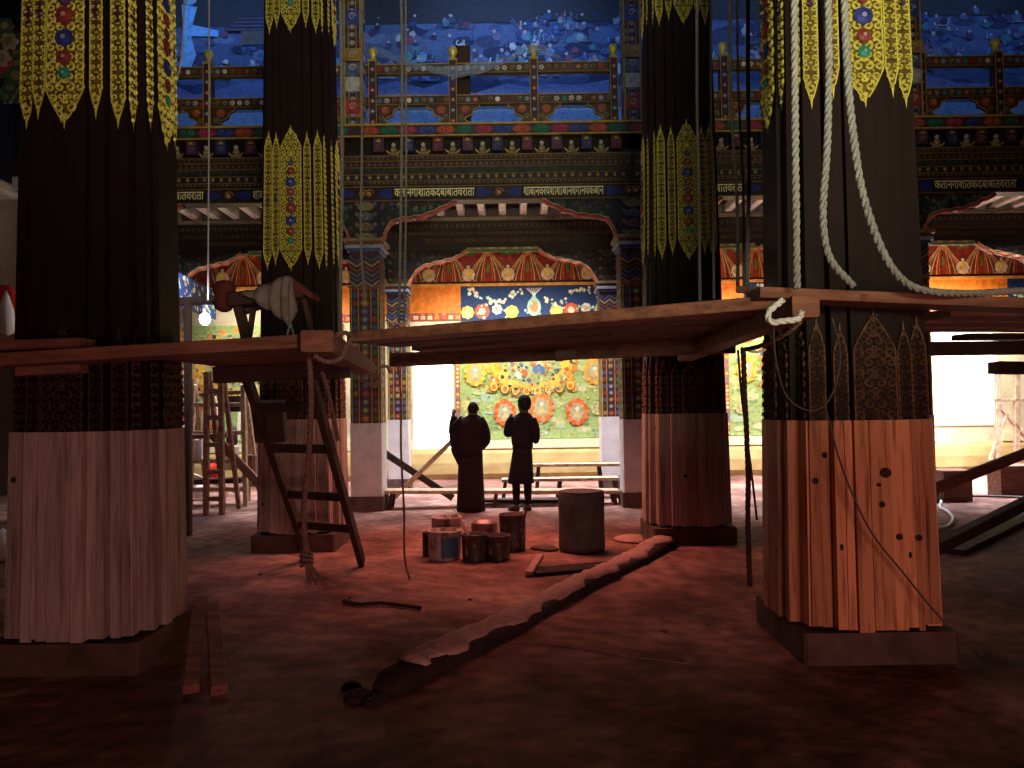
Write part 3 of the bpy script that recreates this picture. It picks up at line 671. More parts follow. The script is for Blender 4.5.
zsA = [(.25, 4.10), (.33, 4.30), (.46, 4.41), (.86, 4.47), (1.10, 4.56), (1.40, 4.70)]
zsB = [(.20, 3.84), (.30, 4.02), (.46, 4.17), (.75, 4.25), (1.08, 4.33), (1.32, 4.48)]
for i in range(4):
    cornice(i, PA[i] + .003, PA[i + 1] - .003, YA, 5.87, 'A')
    zz = zsA
    arch_board(i, PA[i], PA[i + 1], YA, zz, 4.735, 'front row', 'dark teal carved bracket with dull red drape edge, front row, ' + BAYS[i] + ' bay')
    arch_board(i, PB[i], PB[i + 1], YB, zsB, 4.5, 'rear row', 'dark carved bracket with light-brightened orange scalloped edge, rear row, ' + BAYS[i] + ' bay', True)
    # rear beam
    x0, x1 = PB[i] + .003, PB[i + 1] - .003
    t = thing('rear_lintel', 'dark stepped lintel with faint script over the rear pillars, ' + BAYS[i] + ' bay', 'lintel', ((x0 + x1) / 2, YB, 4.5), 'rear row lintels')
    g = G(); g.box(x0, x1, YB - .05, YB + .15, 4.5, 5.08, (.022, .015, .014)); g.box(x0, x1, YB - .2, YB + .15, 5.04, 5.10, (.28, .24, .17)); g.box(x0, x1, YB - .14, YB, 4.86, 5.04, (.03, .022, .018)); g.box(x0, x1, YB - .09, YB, 4.78, 4.86, (.05, .03, .022))
    x = x0 + .05
    while x < x1 - .05: g.disc(x, 4.95, .03, YB - .143, (.10, .08, .05), 6, .04); g.box(x - .015, x + .015, YB - .1, YB - .09, 4.79, 4.85, (.10, .06, .04)); x += .1
    xc = (x0 + x1) / 2
    g.box(xc - .68, xc + .68, YB - .08, YB - .05, 4.505, 4.55, (.30, .28, .10)); g.box(xc - .66, xc + .66, YB - .07, YB - .04, 4.47, 4.505, (.08, .2, .05))
    for k in range(5): g.box(xc - .5 + k * .24, xc - .42 + k * .24, YB - .085, YB - .08, 4.51, 4.545, (.55, .5, .35))
    g.build('beam', M['paint'], t)
    text_mesh(SCR[0] + SCR[1], x0 + .55, x1 - .55, 4.64, 4.72, YB - .056, t, m_=M['undercoat'] if i < 2 else M['gold_ground'])
# joists under the gallery
jm = mat('pale_joist_paint', (.85, .85, .74), .6, noise=(6, (1, .3, 1), (.45, .52, .50), .45, .65))
first = None; k = 0
x = -8.6
while x < 12.5:
    if first is None:
        g = G(); g.beam((x, YA + .28, 5.22), (x, YB - .02, 5.22), .13, .18)
        first = g.build('gallery_joist', jm); tag(first, 'pale painted joist running back under the gallery floor', 'joist', 'pale joists under the gallery'); fx = first.location.x
    else:
        c = first.copy(); COL.objects.link(c); c.location.x = x
    x += .385
# pillars
def pillar(x, y, half, zt, lab, grp, upper=False):
    t = thing('painted_pillar', lab, 'pillar', (x, y, 0 if not upper else 5.87), grp)
    if not upper:
        g = G(); g.box(x - half * 1.12, x + half * 1.12, y - half * 1.12, y + half * 1.12, 0, .22); g.build('plinth', M['plinth'], t)
        g = G(); g.box(x - half, x + half, y - half, y + half, .22, 1.32); g.build('plastered_foot', M['plaster_white'], t)
        za, zb = 1.32, zt
    else: za, zb = 5.87, 9.6
    rd = random.Random(int(x * 100) + int(y * 10)); h2 = half * .96
    g = G(); g.box(x - h2, x + h2, y - h2, y + h2, za, zb, (.06, .02, .02) if not upper else (.03, .05, .09))
    for face in range(3):
        if face == 0: g.T = lambda u, d, z: (x + u, y - h2 + d, z)
        elif face == 1: g.T = lambda u, d, z: (x + h2 - d, y + u, z)
        else: g.T = lambda u, d, z: (x - h2 + d, y - u, z)
        for u in (-.9, -.42, .42, .9): g.box(u * h2 - .009, u * h2 + .009, -.008, 0, za, zb - (.5 if not upper else 0), GLD if abs(u) > .5 else (.50, .16, .05))
        z = za + .07; k = 0
        while z < zb - .5:
            g.petals(0, z, h2 * .30, -.004, 6, rd.choice([(.30, .06, .04), (.05, .09, .22), (.04, .12, .08), (.3, .16, .08)]) if not upper else rd.choice([(.4, .5, .5), (.2, .35, .5), (.5, .5, .45)]), rd.choice([GLD, (.4, .15, .08)]))
            for s_ in (-1, 1): g.disc(s_ * h2 * .66, z, h2 * .17, -.005, rd.choice([(.24, .05, .03), (.05, .08, .2), (.28, .2, .06), (.05, .11, .06)]), 6, .05)
            z += .125; k += 1
        if not upper:   # draped chevrons of the capital
            for j in range(7):
                zc = zb - .12 - j * .075
                g.ribbon([(-h2, zc + .05), (-h2 * .5, zc - .03), (0, zc + .05), (h2 * .5, zc - .03), (h2, zc + .05)], -.012, .028, [(.06, .09, .22), (.30, .24, .12), (.22, .05, .05), (.10, .14, .12)][j % 4])
        else:
            for zc, cc in ((6.2, (.40, .05, .05)), (6.55, (.5, .55, .55)), (6.8, (.10, .14, .3)), (7.0, (.4, .25, .06)), (7.6, (.05, .08, .35)), (8.1, (.35, .45, .5))):
                g.box(-h2 * .8, h2 * .8, -.014, 0, zc - .12, zc + .10, cc); g.spiral(0, zc, h2 * .45, -.016, (.6, .6, .5), seg=10)
    g.T = None
    g.build('painted_shaft', M['paint'], t)
    if not upper:
        g = G(); 
        for k, (e, c) in enumerate([(1.10, (.05, .08, .22)), (1.22, (.28, .30, .40)), (1.14, (.2, .05, .04)), (1.3, (.22, .17, .08))]): g.box(x - half * e, x + half * e, y - half * e, y + half * e, zb + k * .05, zb + k * .05 + .048, c)
        g.build('capital', M['paint'], t)
posA = ['hidden behind the near left column', 'front row, left of the monk, by the crossed sticks', 'front row, half hidden by the farther right column', 'front row, just right of the near right column', 'front row, at the far right']
for i, x in enumerate(PA): pillar(x, YA, .235, 3.92, 'white footed painted pillar, ' + posA[i], 'painted pillars, front row')
posB = ['far left bay', 'left of the glowing opening and the monk', 'right of the green central mural', 'behind the near right column', 'right of the glowing right opening']
for i, x in enumerate(PB): pillar(x, YB, .19, 3.66, 'slim painted pillar in the rear row, ' + posB[i], 'painted pillars, rear row')
ux = [at(354, 60, YA).x, at(631, 60, YA).x, at(909, 60, YA).x, -6.6, 10.4]
ul = ['left of the central railing', 'right of the central railing', 'behind the near right column', 'behind the near left column', 'at the far right']
for i, x in enumerate(ux): pillar(x, YA + .02, .14, 0, 'pale blue painted upper pillar ' + ul[i], 'upper gallery pillars', True)
# dark upright board behind railing, netting
g = G(); a = at(456, 90, 12.4); b_ = at(470, 47, 12.4); g.beam(((a.x + b_.x) / 2, 12.4, 5.62), ((a.x + b_.x) / 2, 12.4, b_.z), b_.x - a.x, .12, up=(0, 1, 0)); tag(g.build('dark_board', M['scaf_dark']), 'black upright board behind the railing under the netting', 'board')
g = G(); top = [at(375, 47, 11.5), at(415, 62, 11.35), at(452, 66, 11.3), at(495, 60, 11.35), at(533, 45, 11.5), at(560, 56, 11.45)]; bot = [at(375, 53, 11.5), at(415, 68, 11.3), at(452, 77, 11.25), at(495, 68, 11.3), at(533, 52, 11.5), at(562, 60, 11.45)]
T_ = smooth_path(top, 8); B_ = smooth_path(bot, 8); NN = 8
for j in range(NN + 1):
    t = j / NN; g.av([T_[k].lerp(B_[k], t) + Vector((0, -.04 * math.sin(t * PI * 3 + k * .4), .012 * math.sin(k * 1.3 + j))) for k in range(len(T_))])
nn = len(T_)
for j in range(NN):
    for k in range(nn - 1): g.face([j * nn + k, j * nn + k + 1, (j + 1) * nn + k + 1, (j + 1) * nn + k])
tag(g.build('plastic_netting', M['net'], smooth=True), 'translucent plastic netting sagging over the central gallery railing', 'netting')
# ------------------------------------------------------------------ the four great columns
def sc_base(z): return 1.115 - .036 * (z - .2)
Q = [(.117, -.40), (.117, -.36), (.126, -.36), (.126, -.375), (.212, -.375), (.212, -.31), (.222, -.31), (.222, -.32), (.32, -.32)]
QUART = Q + [(-y, -x) for x, y in Q[:-1]][::-1]
PANELS = [(0, .117, 0), (.169, .043, .025), (-.169, .043, .025), (.271, .049, .08), (-.271, .049, .08)]
def column(cx, cy, label, wood, seed, faces, zt, kk=1.0, under='undercoat'):
    sc = lambda z: sc_base(z) * kk
    rd = random.Random(seed)
    t = thing('carved_column', label, 'column', (cx, cy, 0), 'great carved columns')
    out = []
    for k in range(4):
        a = k * PI / 2; out += [(x * math.cos(a) - y * math.sin(a), x * math.sin(a) + y * math.cos(a)) for x, y in QUART]
    g = G(); zs = [.2, 1.44, 3.2, 5, 7, 10.4]; base = []
    for z in zs: base.append(g.av([(cx + x * sc(z), cy + y * sc(z), z) for x, y in out]))
    n_ = len(out)
    for a, b_ in zip(base[:-1], base[1:]):
        for j in range(n_): g.face([a + j, a + (j + 1) % n_, b_ + (j + 1) % n_, b_ + j])
    g.build('shaft', M['maroon'], t)
    g = G()
    hp = .475; g.beam((cx, cy, 0), (cx, cy, .19), hp * 2 - .04, hp * 2 - .04, up=(0, 1, 0), cham=.02); g.build('plinth', M['plinth'], t)
    def FT(k):
        a = k * PI / 2; ca, sa = math.cos(a), math.sin(a)
        def T(u, d, z):
            q = sc(z); x, y = u * q, -(.40 - d) * q
            return (cx + x * ca - y * sa, cy + x * sa + y * ca, z)
        return T
    # boards of the raw foot
    g = G(); kn = G()
    for k in range(4):
        g.T = FT(k); kn.T = FT(k)
        for u, hw, d in PANELS:
            hw = hw + .003; cuts = [-hw, -hw + hw * .55 + rd.uniform(-.01, .01), hw * .35 + rd.uniform(-.02, .02), hw] if hw > .1 else ([-hw, hw * rd.uniform(-.1, .3), hw] if hw > .04 else [-hw, hw])
            for a, b_ in zip(cuts[:-1], cuts[1:]):
                z0 = .2 + rd.uniform(0, .02); dd = d - .012 - rd.uniform(0, .006)
                i = g.av([(u + a + .001, dd, z0), (u + b_ - .001, dd, z0), (u + b_ - .001, d + .06, z0), (u + a + .001, d + .06, z0), (u + a + .001, dd, 1.44), (u + b_ - .001, dd, 1.44), (u + b_ - .001, d + .06, 1.44), (u + a + .001, d + .06, 1.44)])
                for q in ((0, 3, 2, 1), (4, 5, 6, 7), (0, 1, 5, 4), (1, 2, 6, 5), (2, 3, 7, 6), (3, 0, 4, 7)): g.face([i + p for p in q])
                if rd.random() < (.55 if wood == 'pine' else .1): kn.disc(u + (a + b_) / 2, rd.uniform(.4, 1.3), rd.uniform(.008, .022), dd - .002, n=9, rz=.02)
        for uu in (-.13, -.213, .13, .213): pass
    if wood == 'pine':
        kn.T = FT(0); kn.disc(.03, 1.13, .03, -.021, n=12); kn.disc(-.005, 1.06, .012, -.021, n=9)
    cl = g.build('board_cladding', M[wood], t)
    if kn.v: kn.build('knot', M['knot'], cl)
    def band(z0, z1, tip0, tip1, m1, m2, gems, rz=.062):
        bp_ = G(); so = G(); ge = G()
        for k in faces:
            bp_.T = so.T = ge.T = FT(k)
            for pi, (u, hw, d) in enumerate(PANELS):
                hw2 = hw - .004
                # central panel is split in wide ornament; halves of outer panels hold one row
                L0 = .20 if pi == 0 else .15; off = (0, .07, .07, .03, .03)[pi]
                za, zb = z0 + (off if tip0 else 0), z1 - (off if tip1 else 0)
                def hwz(z):
                    f = 1
                    if tip0 and z < za + L0: f = min(f, max(0, (z - za) / L0) ** .75)
                    if tip1 and z > zb - L0: f = min(f, max(0, (zb - z) / L0) ** .75)
                    return hw2 * f
                N = 56; zz = [za + (zb - za) * j / N for j in range(N + 1)]
                left = [(u - hwz(z) * (1 - .06 * (j % 2)), z) for j, z in enumerate(zz)]; right = [(u + hwz(z) * (1 - .06 * (j % 2)), z) for j, z in enumerate(zz)]
                for j in range(N):
                    bp_.poly([(left[j][0], d - .006, left[j][1]), (right[j][0], d - .006, right[j][1]), (right[j + 1][0], d - .006, right[j + 1][1]), (left[j + 1][0], d - .006, left[j + 1][1])])
                cols = 4 if pi == 0 else (2 if hw > .04 else 1); pw = 2 * hw2 / cols; z = za + rz * .55; row = 0
                while z < zb - rz * .3:
                    f = hwz(z) / hw2
                    nc = cols if f > .8 else max(1, round(cols * f)); w_ = 2 * hw2 * f / nc
                    for c in range(nc):
                        uc = u - hw2 * f + w_ * (c + .5); R = min(w_ * .50, rz * .52)
                        if R < .006: continue
                        hand = 1 if (c + row) % 2 else -1
                        if pi == 0 and nc >= 2: hand = 1 if uc < u else -1
                        so.spiral(uc, z, R, d - .008, seg=9, turns=1.15, w_=.74, hand=hand, a0=(PI / 2 if row % 2 else -PI / 2), raise_=.010)
                        so.disc(uc + hand * R * .75, z + rz * .5, R * .30, d - .008, n=6, dome=.008)
                        if w_ * .5 > R * 1.1: so.ribbon([(uc - w_ * .48, z - rz * .45), (uc - w_ * .46, z + rz * .45)], d - .014, w_ * .07)
                    z += rz; row += 1
                # beaded side edges
                for sg in (-1, 1):
                    pts = [(u + sg * (hwz(z) - .004), z) for z in zz if hwz(z) > .01]
                    if len(pts) > 2: so.ribbon(pts, d - .012, .008)
                for zt in ([za] if tip0 else []) + ([zb] if tip1 else []):
                    s_ = -1 if zt == za else 1
                    so.poly([(u - .012, d - .010, zt - s_ * .05), (u + .012, d - .010, zt - s_ * .05), (u, d - .012, zt + s_ * .045)] if s_ > 0 else [(u + .012, d - .010, zt + .05), (u - .012, d - .010, zt + .05), (u, d - .012, zt - .045)])
                if gems and pi == 0:
                    for (o_, c_, r_) in gems:
                        if z0 + o_ < z1 - .1:
                            zc = z0 + o_
                            ge.petals(u, zc, r_, d - .022, 8, c_, c_); ge.disc(u, zc, r_ * .75, d - .026, c_, 12, dome=.01); ge.disc(u, zc, r_ * .25, d - .038, tuple(min(1, .25 + q * .8) for q in c_), 8)
                elif gems and tip1:
                    ge.petals(u, (z0 + z1) / 2, .024, d - .02, 4, (.09, .02, .05), (.03, .01, .03)); ge.disc(u, (z0 + z1) / 2 + .04, .014, d - .02, (.05, .02, .12), 8); ge.disc(u, (z0 + z1) / 2 - .04, .014, d - .02, (.05, .02, .12), 8)
        b_ = bp_.build('ornament_band', m1, t); so.build('scrollwork', m2, b_)
        if ge.v: ge.build('rosette', M['paint'], b_)
    gm = [(.30, (.02, .22, .17), .030), (.40, (.22, .035, .035), .036), (.52, (.03, .04, .26), .046), (.66, (.24, .03, .04), .046), (.75, (.12, .03, .12), .030), (.84, (.24, .03, .04), .036), (.95, (.03, .04, .26), .046), (1.07, (.22, .03, .04), .036), (1.16, (.03, .04, .2), .026)]
    band(1.44, 2.06, False, True, M['maroon'], M[under], None)
    gm = [(a, b_, c * 1.3) for a, b_, c in gm]
    band(zt[0], zt[1], True, True, M['gold_ground'], M['gold'], gm)
    band(zt[2], 7.2, True, False, M['gold_ground'], M['gold'], gm)
column(-2.685, 4.98, 'massive carved column at the left foreground, pale boards tinted with pinkish light at its foot', 'raw_wood', 1, (0, 1), (3.31, 4.72, 5.75), 1.04, 'undercoat_dark')
column(2.155, 4.97, 'massive carved column at the right foreground, pine boards tinted with orange light at its foot', 'pine', 2, (0, 3), (3.36, 4.72, 5.8), 1.07)
column(-2.40, 8.72, 'farther carved column behind the ladder and draped cloth, gilded band halfway', 'raw_wood', 3, (0, 1), (3.10, 4.65, 5.76), 1.05)
column(1.98, 8.78, 'farther carved column right of the grey drum, gilded band halfway', 'raw_wood', 4, (0, 3), (3.16, 4.68, 5.82), 1.05)
# ------------------------------------------------------------------ scaffold decks
def V(*a): return Vector(a)
def deck(pts_fn, n_, w_, name_lab, grp): pass
DGR = 'planks of the left scaffold deck'
def plank(p0, p1, w_, h, lab, grp=None, m_='scaf', cat='plank', nm='scaffold_plank', up=(0, 0, 1)):
    g = G(); g.beam(p0, p1, w_, h, up=up, cham=.08); o = g.build(nm, M[m_]); tag(o, lab, cat, grp); return o
# left deck: lies across in front of and beside the near left column
a, b_ = at(-60, 365, 4.25), at(304, 343, 4.2)
plank(a, b_, .26, .070, 'long front plank of the left scaffold deck with a lit orange edge', DGR)
dl = (b_ - a).normalized()
for k in range(5):
    y = 4.47 + .27 * k
    plank((-2.20, y, 1.905 + .0), (-1.14, y, 1.935), .255, .05, ['second', 'third', 'fourth', 'fifth', 'rearmost'][k] + ' plank back in the left scaffold deck, beside the column', DGR)
plank(at(-50, 348, 4.33), at(88, 344, 4.33), .16, .06, 'short upper plank lying on the left deck at the left edge')
plank(at(20, 370, 4.34), at(84, 367, 4.36), .10, .07, 'short bearer cut to the lit stretch under the front plank at far left', 'timber bearers under the decks', 'scaf', 'beam', 'scaffold_bearer')  # longer board cut short: only its lit stretch is built, shaded rest left out
plank((-2.2, 5.62, 1.815), (-1.22, 5.72, 1.845), .10, .12, 'shade-dark bearer under the rear of the left deck', 'timber bearers under the decks', 'scaf_dark', 'beam', 'scaffold_bearer')  # shadow under the deck put into the bearer's dark colour
a, b_ = at(317, 341, 4.02), at(366, 369, 7.1)
plank(a, b_, .17, .115, 'thick cross beam with a square end where the two decks meet', 'timber bearers under the decks', 'scaf', 'beam', 'scaffold_bearer')
# right deck
P0, P1 = at(346, 337, 5.45), at(790, 300, 4.2)
d = (P1 - P0).normalized(); nrm = Vector((-d.y, d.x, 0)); nrm = nrm if nrm.y > 0 else -nrm
for k in range(7):
    e = P1 + nrm * .29 * k
    while e.x > 1.56: e -= d * .02
    s0 = P0 + nrm * .29 * k + d * (.05 * ((k * 7) % 3))
    s0.z = P0.z; e.z = P1.z
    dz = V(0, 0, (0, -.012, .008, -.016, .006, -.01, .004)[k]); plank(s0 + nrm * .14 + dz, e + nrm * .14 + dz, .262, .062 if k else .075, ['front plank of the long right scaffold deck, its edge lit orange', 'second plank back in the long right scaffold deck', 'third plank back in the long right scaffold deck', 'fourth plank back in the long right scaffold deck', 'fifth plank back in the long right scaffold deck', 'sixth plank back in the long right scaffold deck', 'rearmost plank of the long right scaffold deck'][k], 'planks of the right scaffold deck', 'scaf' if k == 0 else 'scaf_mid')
plank(at(392, 360, 7.35), at(735, 345, 6.1), .10, .13, 'long bearer pole under the rear of the right deck', 'timber bearers under the decks', 'scaf_mid', 'beam', 'scaffold_bearer')
plank(at(806, 306, 3.92) , V(1.60, 7.0, 2.00), .14, .115, 'square ended cross beam beside the near right column', 'timber bearers under the decks', 'scaf', 'beam', 'scaffold_bearer')
plank(at(742, 290, 4.75), at(870, 299, 4.22), .16, .04, 'loose short board lying on the right deck end', None)
plank(at(760, 297, 4.14) + V(0, .12, .03), at(1075, 308, 4.36), .22, .06, 'plank running across the near right column to the right edge', 'planks of the right scaffold deck')
for k in range(3):
    plank(V(2.72, 4.86 + .29 * k, 2.10 - .01 * k), V(5.0, 5.2 + .29 * k, 2.10 - .01 * k), .27, .05, ['first', 'second', 'third'][k] + ' dark plank behind the right edge plank beyond the column', 'planks of the right scaffold deck')
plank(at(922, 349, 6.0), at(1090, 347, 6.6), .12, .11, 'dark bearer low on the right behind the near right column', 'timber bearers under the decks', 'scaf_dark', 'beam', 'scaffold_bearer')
plank(at(962, 337, 6.35), at(1090, 337, 6.9), .2, .05, 'board laid on the dark bearer at the right edge', None, 'scaf_dark')
plank(at(1010, 362, 6.9), at(1010, 374, 6.9) , .3, .2, 'dark block hanging under the bearer at the right edge', None, 'scaf_dark', 'block', 'timber_block', (0, 1, 0))
g = G(); g.beam(at(555, 356, 6.0), at(575, 354, 6.0), .09, .085); tag(g.build('timber_block', M['scaf_dark']), 'small dark block under the middle of the right deck', 'block')
# ------------------------------------------------------------------ ropes
def rope(pts, r, lab, m_='rope', nm='hanging_rope', grp=None, cat='rope', child=None):
    o = rope_g(pts, r).build(nm, M[m_], smooth=True); tag(o, lab, cat, grp); return o
def wire(pts, r, lab, m_='cable', nm='wire', grp=None, cat='wire'):
    o = cable_g(pts, r).build(nm, M[m_], smooth=True); tag(o, lab, cat, grp); return o
up = lambda px, Y: at(px, -60, Y)
rope([up(794, 3.95), at(795, 100, 3.95), at(796, 200, 3.95), at(797, 288, 4.05)], .020, 'thick twisted rope hanging straight down before the near right column')
rope([up(827, 3.95), at(829, 60, 3.95), at(827, 150, 3.95), at(823, 215, 3.95), at(830, 258, 4.0), at(853, 286, 4.1)], .020, 'thick twisted rope bending right to the deck, middle of the three at the column')
rope([up(843, 3.92), at(846, 40, 3.92), at(851, 115, 3.92), at(862, 190, 3.92), at(882, 250, 3.95), at(905, 282, 4.02), at(935, 292, 4.08), at(980, 293, 4.2), at(1024, 291, 4.3), at(1060, 292, 4.35)], .021, 'thick twisted rope sweeping right and lying along the deck to the edge')
rope([up(340, 6.2), at(342, 150, 6.2), at(341, 250, 6.2), at(340, 333, 6.2)], .016, 'grey rope hanging along the right side of the farther left column', 'thin_rope')
rope([up(361, 6.6), at(362, 120, 6.6), at(361, 240, 6.6), at(365, 300, 6.6)], .012, 'thin grey rope hanging just right of the farther left column', 'thin_rope')
rope([up(400, 6.6), at(402, 60, 6.6), at(401, 200, 6.6), at(399, 322, 6.2)], .013, 'left of two close parallel ropes before the gallery', 'thin_rope')
rope([up(405, 6.65), at(406, 60, 6.65), at(406, 200, 6.65), at(404, 322, 6.3)], .010, 'right of two close parallel ropes before the gallery', 'thin_rope')
rope([up(697, 6.8), at(697, 100, 6.8), at(699, 200, 6.8), at(700, 300, 5.6)], .014, 'grey rope hanging down the front of the farther right column', 'thin_rope')
rope([up(711, 7.0), at(711, 100, 7.0), at(713, 200, 7.0), at(714, 298, 5.5)], .011, 'thin grey rope at the right edge of the farther right column', 'thin_rope')
rope([up(729, 6.0), at(731, 100, 6.0), at(737, 200, 6.0), at(738, 292, 5.2)], .014, 'leftmost of the three grey ropes between the two right columns', 'thin_rope')
rope([up(737, 6.1), at(738, 80, 6.1), at(743, 180, 6.1), at(744, 290, 5.2)], .011, 'middle of the three grey ropes between the two right columns', 'thin_rope')
rope([up(748, 5.9), at(748, 80, 5.9), at(749, 180, 5.9), at(747, 290, 5.0)], .017, 'rightmost of the three grey ropes between the two right columns', 'thin_rope')
# rope with frayed end under the cross beam
pts = [at(309, 352, 4.28), at(311, 400, 4.3), at(309, 450, 4.32), at(304, 510, 4.34), at(306, 556, 4.34)]
t = thing('frayed_rope', 'pale brown rope with a knotted frayed end hanging before the ladder', 'rope', onfloor(306, 690))
t.location = pts[-1]
rope_g(pts, .017).build('cord', M['rope_brown'], t, True)
g = G(); c = pts[-1]
for k in range(3): rope_g([c + V(-.03, 0, .03 - .03 * k), c + V(.0, -.035, .015 - .03 * k), c + V(.035, 0, .0 - .02 * k), c + V(0, .03, .01 - .02 * k), c + V(-.03, 0, .0 - .03 * k)], .011, g)
g.build('knot', M['rope_brown'], t, True)
g = G(); rd = random.Random(3)
for k in range(46):
    e = c + V(rd.uniform(-.01, .12), rd.uniform(-.04, .04), -rd.uniform(.10, .19)); m_ = c + V(rd.uniform(0, .05), rd.uniform(-.03, .03), -.08)
    g.tube([c + V(0, 0, -.02), m_, e], [.006, .005, .0015], 4)
tag(g.build('frayed_fibres', M['rope_brown'], t), kind='stuff')
rope([at(322, 372, 4.6), at(330, 400, 4.8), at(338, 440, 5.1)], .014, 'short rope end hanging from the cross beam beside the ladder', 'rope_brown')
rope([at(336, 335, 4.15), at(345, 333, 4.2), at(352, 337, 4.3), at(347, 346, 4.25), at(341, 358, 4.2), at(328, 362, 4.15), at(314, 356, 4.1)], .014, 'rope lashing knotted around the square beam end', 'rope_brown', 'rope_lashing')
rope([at(366, 368, 6.7), at(380, 378, 6.6), at(372, 384, 6.5), at(362, 378, 6.6), at(384, 366, 6.7), at(390, 372, 6.7)], .014, 'tangle of rope tied under the left end of the right deck', 'rope_brown', 'rope_lashing')
rope([at(398, 366, 6.9), at(401, 400, 6.9), at(401, 450, 6.9), at(404, 510, 6.9), at(405, 560, 6.9), at(414, 592, 6.9)], .011, 'thin brown rope trailing from the deck down left of the monk', 'rope_brown')
rope([at(783, 300, 3.85), at(769, 312, 3.82), at(771, 322, 3.80), at(783, 321, 3.78), at(798, 319, 3.78), at(802, 312, 3.82)], .017, 'white rope loop slung under the square beam end by the near right column', 'white_rope', 'rope_loop')
rope([at(742, 348, 5.0), at(748, 350, 4.9), at(757, 352, 4.85), at(765, 350, 4.9)], .010, 'short white rope end below the right deck', 'white_rope', 'rope_loop')
rope([at(800, 322, 3.95), at(785, 334, 4.1), at(760, 346, 4.5), at(742, 350, 5.1)], .014, 'brown rope slung down and left under the right deck', 'rope_brown', 'rope_lashing')
rope([at(743, 348, 5.2), at(745, 400, 5.2), at(748, 470, 5.2), at(748, 530, 5.2), at(750, 585, 5.2)], .019, 'dark rope hanging to the floor left of the near right column', 'scaf_dark')
wire([at(738, 350, 5.25), at(742, 400, 5.25), at(750, 460, 5.25), at(757, 520, 5.25)], .008, 'thin dark cable beside the dark hanging rope', 'cable')
wire([at(773, 318, 3.9), at(776, 360, 4.05), at(786, 395, 4.2), at(806, 410, 4.25), at(825, 405, 4.25), at(837, 380, 4.25), at(840, 350, 4.2), at(832, 318, 4.1)], .005, 'thin wire loop hanging in front of the near right column', 'cable')
wire([at(826, 410, 4.38), at(843, 470, 4.38), at(870, 530, 4.38), at(905, 575, 4.38), at(925, 600, 4.36), at(944, 622, 4.36)], .006, 'thin dark wire crossing the pine boards diagonally to the floor', 'cable')
wire([up(209, 8.9), at(209, 100, 8.9), at(208, 300, 8.9)], .010, 'long thin wire holding the lit bulb', 'wire')
wire([at(186, -40, 9.3), at(182, 50, 9.3), at(177, 80, 9.4)], .012, 'thin pale wire crossing the blue mural at upper left', 'wire')
t = thing('hanging_bulb', 'bare glaring white bulb hanging on a wire behind the left deck', 'lamp', at(205, 319, 8.9))
c = at(205, 319, 8.9); g = G(); g.sphere(c, .062, 14, sz=1.15); g.build('bulb', M['bulb'], t, True)
g = G(); g.lathe([(.02, .06), (.026, .075), (.026, .12), (.012, .14)], c, 10); g.build('socket', M['cable'], t)
ld = bpy.data.lights.new('bulb_glow', 'POINT'); ld.energy = 26; ld.color = (.92, .96, 1.0); ld.shadow_soft_size = .06
lo = bpy.data.objects.new('bulb_glow', ld); COL.objects.link(lo); lo.location = c + V(0, -.15, .0)
# ------------------------------------------------------------------ ladder
t = thing('wooden_ladder', 'dark wooden ladder leaning from the floor up to the left deck', 'ladder', onfloor(336, 562))
b1, b2 = onfloor(308, 560), onfloor(362, 566); t1, t2 = at(238, 352, 5.9), at(303, 348, 5.6)
b1.z = b2.z = .03
mid = (b1 + b2) / 2
t1.y += .0
for a, b_ in ((b1, t1), (b2, t2)):
    g = G(); g.beam(a, b_, .055, .11, cham=.1); g.build('rail', M['scaf_dark'], t)
for k in (.20, .37, .60, .78):
    pa, pb = b1.lerp(t1, k), b2.lerp(t2, k + (.0)); g = G(); g.beam(pa, pb, .045, .075); g.build('rung', M['scaf_dark'], t)
g = G(); g.beam(at(268, 402, 6.5), at(272, 440, 6.6), .26, .14, up=(0, 1, 0)); tag(g.build('tool_box', M['scaf_dark']), 'black box hooked on the ladder just under the deck', 'box')
# ------------------------------------------------------------------ trestle, bundle and cloth on the left deck
t = thing('low_trestle', 'low dark sawing trestle standing on the left deck under a grey cloth', 'trestle', at(265, 336, 4.75))
YT = 4.72
g = G(); g.beam(at(232, 301, YT), at(306, 292, YT), .16, .085); g.build('top_board', M['scaf_dark'], t)
for a, b_, w_ in (((238, 304), (248, 336), .055), ((303, 296), (315, 333), .030), ((254, 304), (248, 334), .03)):
    q = at(*b_, YT + .0 if a[0] != 254 else YT + .12); g = G(); g.beam(at(*a, YT if a[0] != 254 else YT + .1), V(q.x, q.y, 1.965), w_, w_ * 1.2, up=(0, 1, 0)); g.build('leg', M['scaf_dark'], t)
g = G(); p0, p1 = at(286, 288, YT), at(312, 296, YT)
g.extrude([(p0.x - .02, p0.z - .09), (p0.x, p0.z + .04), (p0.x + .06, p0.z + .05), (p1.x + .03, p1.z - .0), (p1.x + .02, p1.z - .03), (p0.x + .10, p0.z - .03), (p0.x + .05, p0.z - .1)], YT - .09, YT + .09); g.build('head_block', M['bag_red'], t)
g = G(); c = at(224, 296, YT)
g.lathe([(.02, -.10), (.05, -.085), (.062, -.04), (.045, -.01), (.06, .02), (.068, .055), (.045, .09), (.01, .10)], c, 12, fn=lambda a, z: 1 + .12 * math.sin(a * 14 + z * 20)); tag(g.build('cloth_bundle', M['bag_red'], smooth=True), 'dark red knotted bundle hanging at the left end of the trestle', 'bundle')
